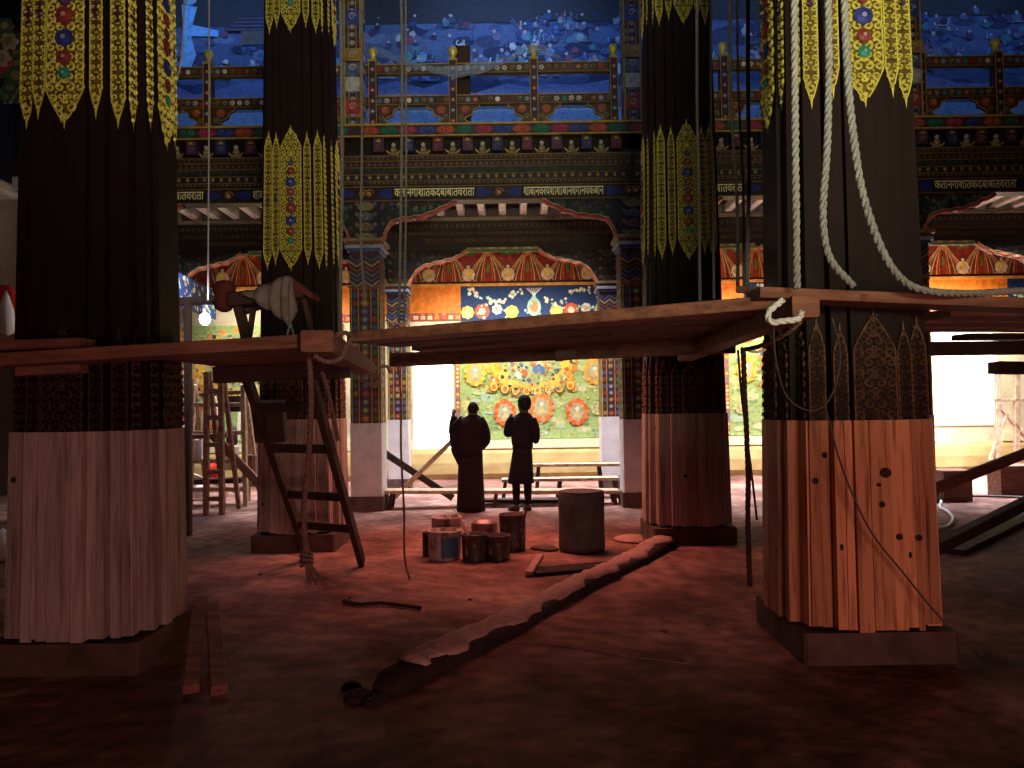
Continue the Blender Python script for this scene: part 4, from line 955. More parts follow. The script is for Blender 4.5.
# cloth
g = G(); topl = [(240, 294), (255, 289), (268, 284), (280, 278), (288, 276), (293, 279)]; botl = [(250, 297), (262, 306), (275, 315), (284, 321), (290, 327), (297, 310)]
A_ = smooth_path([at(x, y, YT - .10) for x, y in topl], 5); B_ = smooth_path([at(x, y, YT - .12) for x, y in botl], 5); nn = len(A_); NJ = 9
for j in range(NJ + 1):
    tt = j / NJ; g.av([A_[k].lerp(B_[k], tt) + V(0, -.035 * math.sin(PI * tt) - .014 * math.sin(k * 1.1 + 3 * tt), .006 * math.sin(k * .9)) for k in range(nn)])
for j in range(NJ):
    for k in range(nn - 1): g.face([j * nn + k, j * nn + k + 1, (j + 1) * nn + k + 1, (j + 1) * nn + k])
# back fall of the cloth behind the board
i0 = len(g.v); C_ = smooth_path([at(x, y + 22, YT + .14) for x, y in topl], 5)
for j in range(5): g.av([A_[k].lerp(C_[k], j / 4) + V(0, 0, .01 * math.sin(PI * j / 4)) for k in range(nn)])
for j in range(4):
    for k in range(nn - 1): g.face([i0 + j * nn + k, i0 + j * nn + k + 1, i0 + (j + 1) * nn + k + 1, i0 + (j + 1) * nn + k])
cl = g.build('draped_cloth', M['cloth'], smooth=True); tag(cl, 'crumpled grey cloth draped over the trestle on the left deck', 'cloth')
sm_ = cl.modifiers.new('thick', 'SOLIDIFY'); sm_.thickness = .006
g = G(); 
for a, b_ in (((292, 318), (287, 335)), ((290, 322), (294, 336))): g.tube([at(*a, YT - .13), at(*b_, YT - .13)], .006, 5)
g.build('tie_cord', M['rope'], cl)
# ------------------------------------------------------------------ floor things: drum, tins, beam, offcuts
q = onfloor(584, 555); t = thing('grey_drum', 'upright grey drum standing right of the paint tins', 'drum', q)
q = q + V(0, .22, 0)
g = G(); H_ = .63; g.lathe([(.20, 0), (.235, .015), (.242, .06), (.236, .3), (.24, .5), (.243, H_ - .03), (.235, H_ - .005), (.222, H_)], q, 28, sx=1.0, sy=.95, fn=lambda a, z: 1 + .025 * math.cos(4 * 2 * PI * a)); g.build('body', M['drum'], t, True)
g = G(); g.lathe([(.225, H_ - .004), (.232, H_ + .008), (.21, H_ + .010), (.20, H_ - .004), (.02, H_ - .006)], q, 28, fn=lambda a, z: 1 + .025 * math.cos(4 * 2 * PI * a)); g.build('lid', M['drum'], t, True)
def tin(px, py, wpx, hpx, m_, lab, label=None, fill=None, handle=True):
    q = onfloor(px, py); s_ = F / q.y; r = wpx / 2 / s_; h = hpx / s_
    q = q + V(0, r, 0); t = thing('paint_tin', lab, 'tin', q, 'paint tins on the floor')
    g = G(); g.lathe([(r * .93, 0), (r * .96, .01), (r * .94, .02), (r * .97, h * .5), (r, h - .02), (r * 1.03, h - .012), (r * 1.03, h), (r * .95, h), (r * .93, h * .8), (.01, h * .78)], q, 22); g.build('body', M[m_], t, True)
    g = G(); g.lathe([(r * .93, h * .86), (.005, h * .862)], q, 20); g.build('paint', M[fill or 'paint_pale'], t)
    if handle:
        g = G(); g.tube([q + V(r * 1.04 * math.cos(a), -r * .5 * math.sin(a) - .02, h * .93 - .5 * r * math.sin(a)) for a in [PI * k / 10 for k in range(11)]], .004, 5); g.build('handle', M['tin_metal'], t)
    if label:
        g = G(); i = g.av([q + V(r * 1.0 * math.sin(a), -r * 1.0 * math.cos(a), z) for z in (h * .12, h * .80) for a in [(-.1 + .16 * k) for k in range(8)]])
        for k in range(7): g.face([i + k, i + k + 1, i + 8 + k + 1, i + 8 + k])
        g.build('paper_label', M[label], t)
    return t
tin(443, 562, 34, 29, 'tin_white', 'white spattered paint tin with a blue patch, front left of the cluster', 'tin_blue')
tin(445.5, 552, 30, 33, 'tin_white', 'pale paint tub standing behind the white tin')
tin(427, 557, 10, 24, 'tin_dark', 'small dark tin at the far left of the cluster', handle=False)
tin(474, 563, 26, 27, 'tin_dark', 'dark spattered tin in the middle front of the cluster')
tin(498, 562, 25, 25, 'tin_dark', 'dark tin filled with red paint, front right of the cluster', fill='paint_red')
tin(513, 553, 27, 37, 'tin_dark', 'tall dark tin with a stick in it, rear right of the cluster')
tin(484, 549, 27, 25, 'tin_metal', 'pale rimmed tray tin at the back of the cluster', handle=False)
def stick(a, b_, Y0, Y1, r, lab, head=True):
    p0, p1 = at(*a, Y0), at(*b_, Y1); t = thing('paint_brush' if head else 'stirring_stick', lab, 'brush' if head else 'stick', p0)
    g = G(); g.tube([p0, p1], [r, r * .7], 7); g.build('handle', M['scaf_dark'] if not head else M['lumber'], t)
    if head:
        g = G(); dd = (p0 - p1).normalized(); g.beam(p0 - dd * .01, p0 + dd * .07, r * 4, r * 2); g.build('bristles', M['hair'], t)
stick((470, 534), (451, 505), 8.0, 8.1, .009, 'longer paint brush leaning left out of the tins')
stick((469, 536), (457, 518), 7.75, 7.7, .011, 'shorter paint brush leaning left out of the middle tin')
stick((520, 528), (528, 507), 8.05, 8.1, .013, 'short stick leaning right out of the tall dark tin', False)
# long rough beam crusted with plaster
p0, p1 = onfloor(382, 695), onfloor(668, 545); rd = random.Random(12)
t = thing('rough_floor_beam', 'long rough beam crusted with pale plaster lying diagonally on the floor', 'beam', p0)
dv = (p1 - p0).normalized(); nv = V(-dv.y, dv.x, 0); NS = 46
def prof_loft(g, secs, closed=True, cap=True):
    k_ = len(secs[0]); b0 = [g.av(s) for s in secs]
    for a, b_ in zip(b0[:-1], b0[1:]):
        for j in range(k_ if closed else k_ - 1): g.face([a + j, a + (j + 1) % k_, b_ + (j + 1) % k_, b_ + j])
    if cap: g.face([b0[0] + j for j in range(k_ - 1, -1, -1)]); g.face([b0[-1] + j for j in range(k_)])
secs = []; tops = []
for k in range(NS):
    u = k / (NS - 1); c = p0.lerp(p1, u); wv = .108 + .02 * math.sin(u * 9) + rd.uniform(-.008, .008); hv = .080 + .013 * math.sin(u * 13 + 1) + rd.uniform(-.006, .006)
    if k == 0: wv *= .6; hv *= .6
    sec = [c + nv * wv + V(0, 0, .002), c + nv * wv * 1.02 + V(0, 0, hv * .7), c + nv * wv * .75 + V(0, 0, hv), c - nv * wv * .7 + V(0, 0, hv * .97), c - nv * wv + V(0, 0, hv * .65), c - nv * wv * .97 + V(0, 0, .002)]
    secs.append(sec); tops.append((c, wv, hv))
g = G(); prof_loft(g, secs); g.build('timber', M['log'], t, True)
secs = []
for k in range(5, NS * 2 - 3):
    c, wv, hv = tops[min(NS - 1, k // 2)]; c2 = tops[min(NS - 1, k // 2 + 1)][0]; c = c.lerp(c2, .5 * (k % 2))
    l_ = wv * (1.05 + rd.uniform(-.12, .1)); r_ = wv * (-.15 + .35 * math.sin(k * .42) + .25 * math.sin(k * .95) + rd.uniform(-.16, .16)); r_ = max(-wv * .55, min(r_, wv * .6))
    zt = hv + .012 + rd.uniform(0, .012)
    secs.append([c + nv * l_ + V(0, 0, hv * .25), c + nv * l_ * .9 + V(0, 0, zt), c - nv * (-r_) * .0 + nv * (l_ * .35) + V(0, 0, zt + .01), c + nv * (r_ - .05) + V(0, 0, zt), c + nv * (r_ - .07) + V(0, 0, hv * .9)])
g = G(); prof_loft(g, secs); g.build('plaster_crust', M['plastercrust'], t, True)
def lump(px, py, r, lab, m_='log', grp=None, nm='rubble_lump', seed=1, flat=.6):
    rd = random.Random(seed); q = onfloor(px, py); g = G(); ph = [rd.uniform(0, 6) for _ in range(4)]
    g.lathe([(r * .8, 0), (r, r * .25 * flat), (r * .85, r * .8 * flat), (r * .45, r * 1.15 * flat), (.004, r * 1.25 * flat)], q, 14, fn=lambda a, z: 1 + .18 * math.sin(4 * PI * a + ph[0] + z * 9) + .12 * math.sin(6 * PI * a + ph[1]))
    return tag(g.build(nm, M[m_], smooth=True), lab, 'rubble', grp)
lump(357, 700, .075, 'dark lump of rubble at the near left end of the long beam', seed=2)
lump(352, 688, .05, 'smaller dark lump behind the near end of the long beam', seed=3)
lump(372, 705, .05, 'dark lump of rubble nearest the camera below the beam end', seed=4)
lump(545, 549, .16, 'low heap of dust just left of the grey drum', 'plinth', seed=5, flat=.25, nm='dust_heap')
lump(630, 540, .22, 'low pale heap of plaster between the drum and the beam', 'plastercrust', seed=6, flat=.18, nm='dust_heap')
def board(pa, pb, w_, h, lab, m_='scaf', nm='offcut_board', cat='board', grp=None):
    g = G(); g.beam(pa, pb, w_, h); return tag(g.build(nm, M[m_]), lab, cat, grp)
board(onfloor(529, 574, .03), onfloor(540, 556, .09), .07, .05, 'small offcut block tilted on the floor below the tins', 'plastercrust')
board(onfloor(532, 572, .02), onfloor(625, 564, .02), .26, .03, 'flat dark board lying in front of the grey drum', 'log')
for (a, b_, lab) in (((191, 689), (200, 600), 'left of two short timber offcuts leaning on the left plinth'), ((219, 690), (212, 606), 'right of two short timber offcuts leaning on the left plinth')):
    q0 = onfloor(*a, .035); q1 = at(b_[0], b_[1], 4.95); q1.z = max(q1.z, .25)
    board(q0, q1, .085, .06, lab, 'scaf', 'timber_offcut', 'offcut', None)
rope([onfloor(343, 601, .02), onfloor(360, 604, .02), onfloor(380, 603, .02), onfloor(400, 605, .02), onfloor(421, 608, .02)], .016, 'dark cord lying on the floor left of the long beam', 'scaf_dark', 'dropped_cord')
wire([onfloor(505, 641, .006), onfloor(560, 645, .006), onfloor(620, 655, .006), onfloor(690, 664, .006)], .005, 'thin pale cord lying across the dark floor in front', 'rope_brown', 'dropped_cord', cat='cord')
for k, (px, py) in enumerate([(350, 598), (680, 660), (980, 655), (160, 681), (708, 625), (665, 632), (548, 590), (470, 600), (260, 575)]):
    lump(px, py, .014 + .005 * (k % 3), 'small stone chip on the dusty floor', 'plinth', 'stone chips on the floor', 'stone_chip', 20 + k)
# ------------------------------------------------------------------ benches and sticks by the people
def bench(pa, pb, w_, h, lab, legs=(0.03, .5, .97), m_='lumber'):
    t = thing('low_bench', lab, 'bench', V((pa.x + pb.x) / 2, pa.y, 0), 'low plank benches')
    g = G(); g.beam(pa, pb, w_, h, cham=.06); g.build('seat_plank', M[m_], t)
    for k in legs:
        c = pa.lerp(pb, k)
        for s_ in (-1, 1):
            g = G(); g.beam(V(c.x, c.y + s_ * w_ * .32, c.z - h / 2), V(c.x + .04 * (1 if k > .5 else -1), c.y + s_ * w_ * .42, 0), .06, .05, up=(0, 1, 0)); g.build('leg', M['scaf_dark'], t)
bench(at(386, 491, 11.75), at(619, 491, 11.95), .36, .05, 'long low bench just behind the two people', (.03, .47, .97))
bench(at(502, 480, 12.75), at(618, 478, 12.75), .30, .05, 'shorter low bench right behind the person in the tunic')
bench(at(532, 465, 13.4), at(640, 464, 13.4), .26, .05, 'higher bench farther back against the right pillar', (.06, .62, .95))
g = G(); g.beam(at(478, 499, 12.1) * 1, at(585, 499, 12.2), .25, .05); o = g.build('floor_board', M['scaf_dark']); o.location.z = .0; tag(o, 'dark board on the floor under the low benches', 'board')
a, b_ = at(383, 452, 12.45), at(453, 488, 12.45); b_.z = .06; g = G(); g.beam(a, b_, .05, .11); tag(g.build('leaning_board', M['scaf_dark']), 'dark board slanting down right at the foot of the pillars', 'board')
a, b_ = at(390, 484, 12.2), at(452, 441, 12.2); a.z = .05; g = G(); g.beam(a, b_, .05, .075); tag(g.build('leaning_board', M['lumber']), 'pale stick rising right, crossing the dark slanting board', 'board')
# ------------------------------------------------------------------ right side timber, hose, stand
board(at(934, 489, 7.6), at(1070, 436, 8.4), .07, .10, 'dark timber rail sloping up at the right edge', 'scaf', 'sloping_rail', 'rail')
q = onfloor(942, 507, 0); g = G(); g.beam(V(q.x, 7.62, 0), V(q.x, 7.62, .62), .09, .09, up=(0, 1, 0)); tag(g.build('support_block', M['scaf_dark']), 'upright dark block holding the sloping rail', 'block')
board(at(930, 551, 6.7), at(1075, 478, 8.6), .12, .10, 'dark beam sloping on the floor at lower right', 'scaf_dark', 'floor_timber', 'beam')
board(onfloor(948, 551, .03), onfloor(1075, 492, .05), .30, .05, 'wide board lying beside the dark floor beam at lower right', 'log', 'floor_timber', 'board')
wire([onfloor(941, 500, .03), onfloor(955, 497, .03), onfloor(985, 496, .03), onfloor(1040, 498, .03)], .020, 'black hose lying on the bright floor at the right', 'cable', 'floor_hose', cat='hose')
wire([onfloor(941, 501, .03), onfloor(940, 507, .03), onfloor(947, 511, .03), onfloor(953, 518, .03), onfloor(948, 526, .03), onfloor(938, 528, .03)], .022, 'white hose curling out beside the near right column', 'hose', 'floor_hose', cat='hose')
def crate(px0, px1, py0, py1, Y, lab, m_='scaf'):
    a = at(px0, py1, Y); b_ = at(px1, py0, Y); t = thing('timber_crate', lab, 'crate', V((a.x + b_.x) / 2, Y, 0)); H_ = b_.z
    g = G(); g.box(a.x, b_.x, Y, Y + .35, 0.0, H_ - .04); g.build('body', M[m_], t)
    g = G(); g.beam(V(a.x - .02, Y + .17, H_ - .015), V(b_.x + .02, Y + .17, H_ - .015), .40, .05); g.build('lid', M[m_], t)
crate(944, 972, 471, 487, 11.6, 'brown crate on the bright floor behind the sloping rail')
crate(1001, 1045, 466, 480, 12.0, 'brown crate at the right edge near the timber stand')
t = thing('timber_stand', 'pale timber stand against the glare at the right edge', 'stand', V(at(1000, 450, 15.2).x, 15.2, 0))
for (a, b_, w_) in (((998, 500), (998, 362), .10), ((1017, 500), (1017, 364), .10), ((990, 369), (1024, 369), .08), ((994, 400), (1040, 400), .05), ((998, 405), (1030, 442), .06), ((1006, 415), (990, 460), .06)):
    p, q = at(*a, 15.2), at(*b_, 15.2)
    if a[1] == 500: p.z = 0
    g = G(); g.beam(p, q, w_, .08, up=(0, 1, 0)); g.build('leg' if a[1] == 500 else 'brace', M['lumber'], t)
# ------------------------------------------------------------------ left background: ladders, trestles, lumber
def aframe(ax, bx, ytop, ybot, Y, lab, m_='lumber', rungs=4, dx=-6):
    t = thing('step_trestle', lab, 'trestle', V(at(ax, ybot, Y).x, Y, 0), 'trestles in the left bay')
    pa, pb = at(ax, ytop, Y), at(bx, ytop, Y); qa, qb = at(ax + dx, ybot, Y), at(bx - dx, ybot, Y); qa.z = qb.z = 0
    for p, q in ((pa, qa), (pb, qb)):
        g = G(); g.beam(q, p, .07, .09, up=(0, 1, 0)); g.build('leg', M[m_], t)
        g = G(); g.beam(q + V(0, .7, 0), p + V(0, .08, 0), .06, .07, up=(0, 1, 0)); g.build('leg', M[m_], t)
    for k in range(rungs):
        u = (k + .6) / (rungs + .3); g = G(); g.beam(qa.lerp(pa, u), qb.lerp(pb, u), .05, .07); g.build('rung', M[m_], t)
aframe(207, 221, 372, 512, 11.3, 'brown step trestle nearest the camera in the left bay', 'scaf', 5, -1)
aframe(193, 243, 385, 500, 12.3, 'pale step trestle catching light behind the brown one', 'lumber', 4, -3)
aframe(252, 262, 388, 496, 13.0, 'pale step trestle beside the farther left column', 'lumber', 4, -4)
board(at(212, 434, 11.9), at(262, 487, 11.9), .06, .13, 'brown board slanting down right between the trestles', 'scaf', 'leaning_board', 'board')
board(at(180, 437, 11.8), at(230, 435, 11.8), .3, .07, 'thick shelf plank across the trestles in the left bay', 'scaf', 'shelf_plank')
board(at(178, 482, 12.5), at(243, 480, 12.5), .25, .08, 'low dark plank across the trestles in the left bay', 'scaf_dark', 'shelf_plank')
board(at(178, 396, 12.6), at(245, 392, 12.6), .25, .06, 'upper plank across the trestles in the left bay', 'scaf', 'shelf_plank')
for k, (a, c_, d_, e_, m_, lab) in enumerate([(222, 240, 396, 412, 'scaf_dark', 'black box on trestle rungs in the left bay'), (190, 202, 440, 462, 'plaster_white', 'white sack under the thick shelf plank'), (226, 236, 447, 470, 'cream', 'cream tub between the trestles'), (243, 256, 455, 480, 'scaf', 'brown box low beside the farther left column')]):
    p, q = at(a, e_, 12.6), at(c_, d_, 12.6)
    g = G(); g.beam(V((p.x + q.x) / 2, 12.65, p.z), V((p.x + q.x) / 2, 12.65, q.z), q.x - p.x, .25, up=(0, 1, 0), cham=.2); tag(g.build('storage_box', M[m_]), lab, 'box')
for k, (a, b_, lab) in enumerate([((184, 515), (197, 378), 'pale pole leaning at the edge of the near left column'), ((238, 440), (242, 384), 'white batten standing high between the trestles'), ((262, 498), (247, 388), 'pale batten leaning against the farther left column'), ((228, 505), (214, 392), 'orange lit batten behind the step trestles'), ((182, 470), (236, 492), 'long low batten sloping right behind the trestles')]):
    p, q = at(*a, 13.6), at(*b_, 13.7); g = G(); g.beam(p, q, .05, .06, up=(0, 1, 0)); tag(g.build('timber_batten', M['lumber' if k != 1 else 'ivory']), lab, 'batten')
for k, (x, y0_, y1_, w_, m_, lab) in enumerate([(196, 415, 432, 12, 'scaf', 'brown box on top of the thick shelf plank'), (214, 462, 480, 9, 'red_cloth', 'orange red bundle low between the trestles'), (232, 425, 445, 10, 'scaf_dark', 'black tin hanging between the pale trestles'), (249, 410, 430, 9, 'cream', 'cream sheet behind the ladder foot of the left bay'), (200, 485, 498, 14, 'plaster_white', 'white sack on the floor of the left bay')]):
    p, q = at(x - w_ / 2, y1_, 13.2), at(x + w_ / 2, y0_, 13.2); g = G(); g.lathe([(.8, 0), (1, .08), (.95, .6), (.8, .9), (.3, 1)], (0, 0, 0), 10); g.v = [((p.x + q.x) / 2 + v[0] * (q.x - p.x) / 2, 13.2 + v[1] * .14, p.z + v[2] * (q.z - p.z)) for v in g.v]
    tag(g.build('storage_bundle', M[m_], smooth=True), lab, 'bundle')
board(at(176, 302, 9.6), at(236, 299, 9.6), .3, .07, 'dark plank shelf just above the bare bulb', 'scaf_dark', 'high_plank')
board(at(188, 300, 9.5) , V(at(188, 380, 9.5).x, 9.5, 0), .07, .09, 'upright post left of the bare bulb', 'scaf_dark', 'scaffold_post', 'post')
# slanting brocade on the side of the left bay
tl, tr = at(150, 243, 12.2), at(216, 289, 15.7); zt0, zb0 = 4.02, 3.42
g = G(); rd = random.Random(5)
def TB(u, d, z): p = V(tl.x, tl.y, 0).lerp(V(tr.x, tr.y, 0), u); return (p.x + d, p.y + d * .2, z)
g.T = lambda u, d, z: TB(u, -d, z)
g.poly([(0, 0, zb0), (1, 0, zb0), (1, 0, zt0), (0, 0, zt0)], (.02, .06, .22)); g.poly([(0, .02, zb0), (0, .02, zt0), (1, .02, zt0), (1, .02, zb0)], (.02, .06, .22))
for k in range(90):
    u = rd.uniform(.03, .97); z = rd.uniform(zb0 + .06, zt0 - .06); r = rd.uniform(.02, .06)
    g.disc(u, z, r * .28, -.004 - k * .0001, rd.choice([(.6, .7, .7), (.3, .5, .55), (.6, .4, .3), (.65, .62, .4)]), 8, r)
g.T = None
tag(g.build('side_brocade', M['mural']), 'blue and white brocade receding along the side of the left bay', 'brocade')
# far left edge
p, q = at(-60, 300, 8.6), at(19, 199, 8.6)
g = G(); g.box(p.x, q.x, 8.6, 8.66, p.z - .6, q.z); tag(g.build('cream_board', M['cream']), 'cream coloured board at the left edge beside the near column', 'board')
p, q = at(-50, 336, 8.45), at(20, 290, 8.45)
g = G(); g.lathe([(.02, 0), (.26, .06), (.30, .25), (.26, .42), (.1, .54), (.01, .56)], V(at(4, 330, 8.3).x, 8.3, at(4, 336, 8.3).z), 18, sx=.75, sy=.5, fn=lambda a, z: 1 + .06 * math.sin(a * 50)); tag(g.build('red_bundle', M['red_cloth'], smooth=True), 'bright red cloth bundle at the left edge above the deck', 'cloth')
g = G(); c = at(6, 315, 8.1); g.lathe([(.02, -.22), (.09, -.18), (.075, .05), (.03, .2), (.005, .26)], c, 14, fn=lambda a, z: 1 + .2 * math.sin(a * 44)); tag(g.build('white_tassel', M['white_cloth'], smooth=True), 'white tassel hanging over the red bundle at the left edge', 'tassel')
g = G(); rd = random.Random(4)
for k in range(60):
    c = at(rd.uniform(-25, 17), rd.uniform(25, 100), 7.6 + rd.uniform(-.1, .1)); g.petals(c.x, c.z, rd.uniform(.05, .12), c.y, 6, rd.choice([(.5, .03, .12), (.05, .15, .06), (.45, .4, .3), (.08, .1, .14), (.3, .05, .08), (.1, .12, .05)]), (.3, .25, .12))
o = g.build('paper_flower_garland', M['paint']); tag(o, 'garland of magenta and cream paper flowers at the top left edge', 'garland'); o.modifiers.new('thick', 'SOLIDIFY').thickness = .02
g = G(); c = at(3, 440, 8.0); g.lathe([(.02, -.15), (.09, -.10), (.10, .05), (.06, .16), (.01, .2)], V(c.x, c.y, .15), 12); tag(g.build('pale_sack', M['white_cloth'], smooth=True), 'pale sack just inside the left edge below the deck', 'sack')
# ------------------------------------------------------------------ people
def skin_body(verts, edges, parent, name='body'):
    names = list(verts); me = bpy.data.meshes.new(name); me.from_pydata([verts[k][0] for k in names], [(names.index(a), names.index(b_)) for a, b_ in edges], [])
    o = bpy.data.objects.new('tmp', me); COL.objects.link(o)
    sk = o.modifiers.new('s', 'SKIN'); sk.use_smooth_shade = True
    for i, k in enumerate(names):
        r = verts[k][1]; r = r if isinstance(r, tuple) else (r, r); me.skin_vertices[0].data[i].radius = r
    me.skin_vertices[0].data[0].use_root = True
    ss = o.modifiers.new('ss', 'SUBSURF'); ss.levels = 2; ss.render_levels = 2
    bpy.context.view_layer.update(); dg = bpy.context.evaluated_depsgraph_get(); m2 = bpy.data.meshes.new_from_object(o.evaluated_get(dg)); bpy.data.objects.remove(o)
    m2.materials.clear(); m2.materials.append(M['skin']); m2.name = name
    ob = bpy.data.objects.new(name, m2); COL.objects.link(ob); ob.parent = parent; return ob
def hand(verts, edges, wrist, p, dirv, sidev, sfx, curl=V(0, 0, 0)):
    """palm plus five unequal fingers"""
    dirv = dirv.normalized(); sidev = sidev.normalized()
    verts['palm' + sfx] = (p + dirv * .05, (.034, .018)); edges.append((wrist, 'palm' + sfx))
    for k, (o_, ln) in enumerate([(-.028, .070), (-.010, .080), (.009, .075), (.026, .058)]):
        a = p + dirv * .088 + sidev * o_
        verts['k%d%s' % (k, sfx)] = (a, .0095); verts['m%d%s' % (k, sfx)] = (a + dirv * ln * .5 + curl * .3, .0085); verts['t%d%s' % (k, sfx)] = (a + dirv * ln * .85 + curl, .0072)
        edges += [('palm' + sfx, 'k%d%s' % (k, sfx)), ('k%d%s' % (k, sfx), 'm%d%s' % (k, sfx)), ('m%d%s' % (k, sfx), 't%d%s' % (k, sfx))]
    a = p + dirv * .03 - sidev * .038
    verts['th' + sfx] = (a, .011); verts['tt' + sfx] = (a + dirv * .045 - sidev * .018, .009); edges += [('palm' + sfx, 'th' + sfx), ('th' + sfx, 'tt' + sfx)]
def loft_clothes(name, secs, m_, parent, n_=36, folds=0, amp=0):
    g = G(); base = []; off = world_loc(parent)
    for si, (z, cx, cy, rx, ry) in enumerate(secs):
        ring = []
        for j in range(n_):
            a = 2 * PI * j / n_; f = 1 + amp * (1 - si / len(secs)) * math.sin(a * folds + si * .25) * (1 + .4 * math.sin(a * 3))
            ring.append(off + V(cx + rx * f * math.cos(a), cy + ry * f * math.sin(a), z))
        base.append(g.av(ring))
    for a, b_ in zip(base[:-1], base[1:]):
        for j in range(n_): g.face([a + j, a + (j + 1) % n_, b_ + (j + 1) % n_, b_ + j])
    g.face([base[-1] + j for j in range(n_)]); g.face([base[0] + j for j in range(n_ - 1, -1, -1)])
    return g.build(name, M[m_], parent, True)
def sleeve(name, pts, rs, m_, parent):
    g = G(); off = world_loc(parent); P = smooth_path([off + p for p in pts], 5); R = []
    for i in range(len(P)):
        u = i / 5; k = min(int(u), len(rs) - 2); R.append(rs[k] + (rs[k + 1] - rs[k]) * min(1, u - k))
    g.tube(P, R, 12); return g.build(name, M[m_], parent, True)
def head_parts(t, hx, hy, hz, face, hair_scale=1.0, hairr=.092, short=True):
    """face: unit vector the head looks along"""
    off = world_loc(t); side = V(face.y, -face.x, 0)
    for s_ in (-1, 1):
        g = G(); g.sphere(off + V(hx, hy, hz) + face * .078 + side * s_ * .031 + V(0, 0, .005), .012, 8); g.build('eye', M['white_cloth'], t, True)
        g = G(); c = off + V(hx, hy, hz) + side * s_ * .079 - face * .005; g.lathe([(.004, -.03), (.014, -.022), (.018, 0), (.016, .02), (.005, .032)], c, 8, sx=.6, sy=1); g.build('ear', M['skin'], t, True)
    g = G(); c = off + V(hx, hy, hz - .052) + face * .080; g.beam(c - side * .022, c + side * .022, .01, .008); g.build('mouth', M['bag_red'], t)
    g = G(); c = off + V(hx, hy, hz + .012) - face * .016
    n_ = 20; rings = []
    for k in range(8):
        ph = PI * k / 9; rr = hairr * math.sin(ph) + .001; z = hairr * 1.14 * math.cos(ph)
        ring = []
        for j in range(n_):
            a = 2 * PI * j / n_; dx, dy = math.cos(a), math.sin(a); fr = dx * face.x + dy * face.y
            zz = z; 
            if k > 3: zz = z + (max(0, fr) ** .7) * (k - 3) * .035
            ring.append(c + V(dx * rr * .92, dy * rr, zz))
        rings.append(g.av(ring))
    for a, b_ in zip(rings[:-1], rings[1:]):
        for j in range(n_): g.face([a + j, b_ + j, b_ + (j + 1) % n_, a + (j + 1) % n_])
    g.build('hair', M['hair'], t, True)
PS = F / 11.3
# the monk, seen from behind, left hand raised, right hand on hip
root = V(at(471, 509, 11.3).x, 11.3, 0)
def mk(x, py, y=0.0): return V((x - 471.0) / PS, y, (508.5 - py) / PS)
t = thing('person', 'person in a long dark red robe standing with back turned and one hand raised', 'person', root)
vv = {}; ee = []
vv['pel'] = (mk(471, 452, 0), (.13, .10)); vv['spn'] = (mk(471, 436, 0), (.12, .09)); vv['cst'] = (mk(473, 423, .0), (.14, .09)); vv['nk'] = (mk(474, 414.5, .01), (.052, .052)); vv['hd'] = (mk(474.4, 409.5, .03), (.068, .08)); vv['hd2'] = (mk(474.6, 405, .03), (.072, .085))
vv['nose'] = (mk(475.6, 408.5, .12), .012)
ee += [('pel', 'spn'), ('spn', 'cst'), ('cst', 'nk'), ('nk', 'hd'), ('hd', 'hd2'), ('hd', 'nose')]
vv['sl'] = (mk(463, 418, 0), .055); vv['el'] = (mk(453.5, 431, .10), .042); vv['wl'] = (mk(453.8, 416, .16), .028); vv['sr'] = (mk(483.5, 420, 0), .055); vv['er'] = (mk(488, 437, -.04), .042); vv['wr'] = (mk(481, 447, .10), .028)
ee += [('cst', 'sl'), ('sl', 'el'), ('el', 'wl'), ('cst', 'sr'), ('sr', 'er'), ('er', 'wr')]
hand(vv, ee, 'wl', vv['wl'][0], V(.02, .02, 1), V(1, 0, 0), 'L', V(.01, .02, -.005)); hand(vv, ee, 'wr', vv['wr'][0], V(-1, .6, -.15), V(0, .3, 1), 'R', V(0, .03, 0))
for s_, x in (('a', 465), ('b', 477)):
    vv['h' + s_] = (mk(x, 456, 0), .085); vv['n' + s_] = (mk(x, 480, .02), .058); vv['f' + s_] = (mk(x, 504, 0), .038); vv['o' + s_] = (mk(x, 507, .12), .032); ee += [('pel', 'h' + s_), ('h' + s_, 'n' + s_), ('n' + s_, 'f' + s_), ('f' + s_, 'o' + s_)]
skin_body(vv, ee, t)
head_parts(t, (474.6 - 471) / PS, .03, (508.5 - 407) / PS, V(.18, .98, 0).normalized(), hairr=.088)
W = lambda a: a / PS
loft_clothes('robe_skirt', [(.01, 0, 0, W(14.3), .22), (.12, -.0, 0, W(14.0), .21), (.4, -.0, 0, W(13), .19), (.7, -.0, 0, W(12.3), .17), (.88, -.01, 0, W(12.8), .16), (1.0, -.01, 0, W(13), .15)], 'robe', t, folds=13, amp=.035)
loft_clothes('shawl', [(.80, -.02, 0, W(12.6), .165), (.92, -.015, 0, W(13.4), .175), (1.08, .0, 0, W(14), .175), (1.22, .02, 0, W(14), .17), (1.33, .04, 0, W(12.5), .14), (1.39, .05, .01, W(8.5), .095), (1.425, .05, .015, W(5), .065)], 'robe', t, folds=7, amp=.02)
sleeve('shawl_fold', [mk(455, 414, .14), mk(453.5, 423, .12), mk(456, 436, .05), mk(458.5, 448, .0), mk(462, 462, -.02)], [.045, .062, .085, .095, .05], 'robe', t)
sleeve('sleeve', [mk(480, 418, 0), mk(484.8, 424, 0), mk(487.8, 437, -.04), mk(482.5, 445.5, .07)], [.085, .07, .058, .05], 'robe', t)
sleeve('raised_sleeve', [mk(465, 418, 0), mk(457, 424, .05), mk(452.8, 429, .10), mk(453.8, 418, .155)], [.08, .075, .058, .042], 'robe', t)
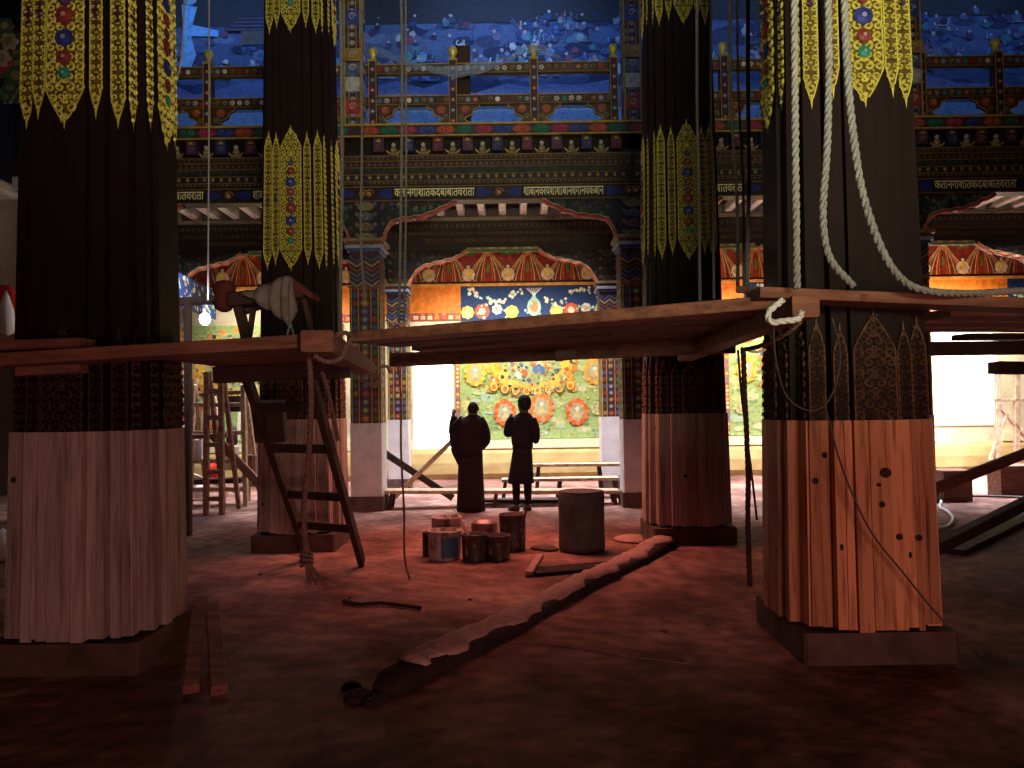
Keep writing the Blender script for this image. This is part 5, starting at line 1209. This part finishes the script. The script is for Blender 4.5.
# the other person, tunic to the knee, in three quarter back view looking left
root = V(at(522, 507, 11.3).x, 11.25, 0)
def m2(x, py, y=0.0): return V((x - 522.0) / PS, y, (507 - py) / PS)
t = thing('person', 'person in a dark knee length belted tunic, standing right of the robed figure', 'person', root)
vv = {}; ee = []
vv['pel'] = (m2(523, 448), (.12, .10)); vv['spn'] = (m2(524, 436), (.11, .09)); vv['cst'] = (m2(525, 421), (.14, .10)); vv['nk'] = (m2(525, 411.5), .05); vv['hd'] = (m2(525, 404, .0), (.078, .088)); vv['hd2'] = (m2(525.4, 399, .0), (.084, .096)); vv['nose'] = (m2(519, 402, .03), .012); vv['chin'] = (m2(521, 406.5, .02), .03)
ee += [('pel', 'spn'), ('spn', 'cst'), ('cst', 'nk'), ('nk', 'hd'), ('hd', 'hd2'), ('hd', 'nose'), ('hd', 'chin')]
vv['sl'] = (m2(515, 416, .05), .055); vv['el'] = (m2(509.5, 430, .08), .042); vv['wl'] = (m2(511.8, 420.5, .17), .028); vv['sr'] = (m2(534.5, 418, -.04), .055); vv['er'] = (m2(536.5, 434, -.10), .042); vv['wr'] = (m2(537, 438, .05), .028)
ee += [('cst', 'sl'), ('sl', 'el'), ('el', 'wl'), ('cst', 'sr'), ('sr', 'er'), ('er', 'wr')]
hand(vv, ee, 'wl', vv['wl'][0], V(.05, .1, 1), V(.6, 1, 0), 'L', V(.01, .02, -.005)); hand(vv, ee, 'wr', vv['wr'][0], V(-.1, 1, .1), V(0, 0, 1), 'R', V(-.02, .01, 0))
for s_, x, xf in (('a', 516.5, 511), ('b', 528, 526)):
    vv['h' + s_] = (m2(x + 2 * (1 if s_ == 'a' else -1), 454), .085); vv['n' + s_] = (m2(x, 478), .056); vv['f' + s_] = (m2(x, 502), .040); vv['o' + s_] = (m2(xf, 505, .05), .032); ee += [('pel', 'h' + s_), ('h' + s_, 'n' + s_), ('n' + s_, 'f' + s_), ('f' + s_, 'o' + s_)]
skin_body(vv, ee, t)
head_parts(t, 3.3 / PS, 0, (507 - 401) / PS, V(-.72, .69, 0).normalized(), hairr=.112)
loft_clothes('tunic_skirt', [(.41, -.01, 0, W(13), .18), (.5, -.01, 0, W(12.4), .175), (.7, .005, 0, W(11), .165), (.86, .015, 0, W(9.8), .15), (.96, .02, 0, W(9.4), .14)], 'gho', t, folds=9, amp=.03)
loft_clothes('tunic_top', [(.92, .025, 0, W(9.8), .15), (1.02, .02, 0, W(11), .165), (1.14, .03, 0, W(12), .17), (1.27, .045, 0, W(12), .165), (1.36, .045, 0, W(10.5), .135), (1.42, .045, 0, W(7), .09), (1.45, .045, 0, W(4.5), .06)], 'gho', t, folds=5, amp=.02)
loft_clothes('belt', [(.925, .02, 0, W(10), .155), (.955, .02, 0, W(10), .155)], 'robe', t)
sleeve('sleeve', [m2(516, 415, .04), m2(511.5, 421, .05), m2(509.3, 430, .08), m2(511, 423.5, .14)], [.08, .08, .07, .055], 'gho', t)
sleeve('sleeve', [m2(532.5, 417, -.03), m2(535.5, 425, -.06), m2(536.3, 434, -.09), m2(536.8, 437.5, .01)], [.08, .075, .065, .05], 'gho', t)
for x, xf in ((516.5, 508.5), (528, 523.5)):
    sleeve('stocking', [m2(x, 476), m2(x, 488), m2(x, 500)], [.062, .058, .045], 'gho', t)
    g = G(); o_ = world_loc(t); a, b_ = o_ + m2(x + 2.4, 505.2, -.03), o_ + m2(xf, 505.6, .08)
    g.tube([a + V(0, 0, .0), a.lerp(b_, .3) + V(0, 0, .01), a.lerp(b_, .75), b_ + V(0, 0, -.003)], [.028, .045, .038, .018], 10); g.build('shoe', M['shoe'], t, True)
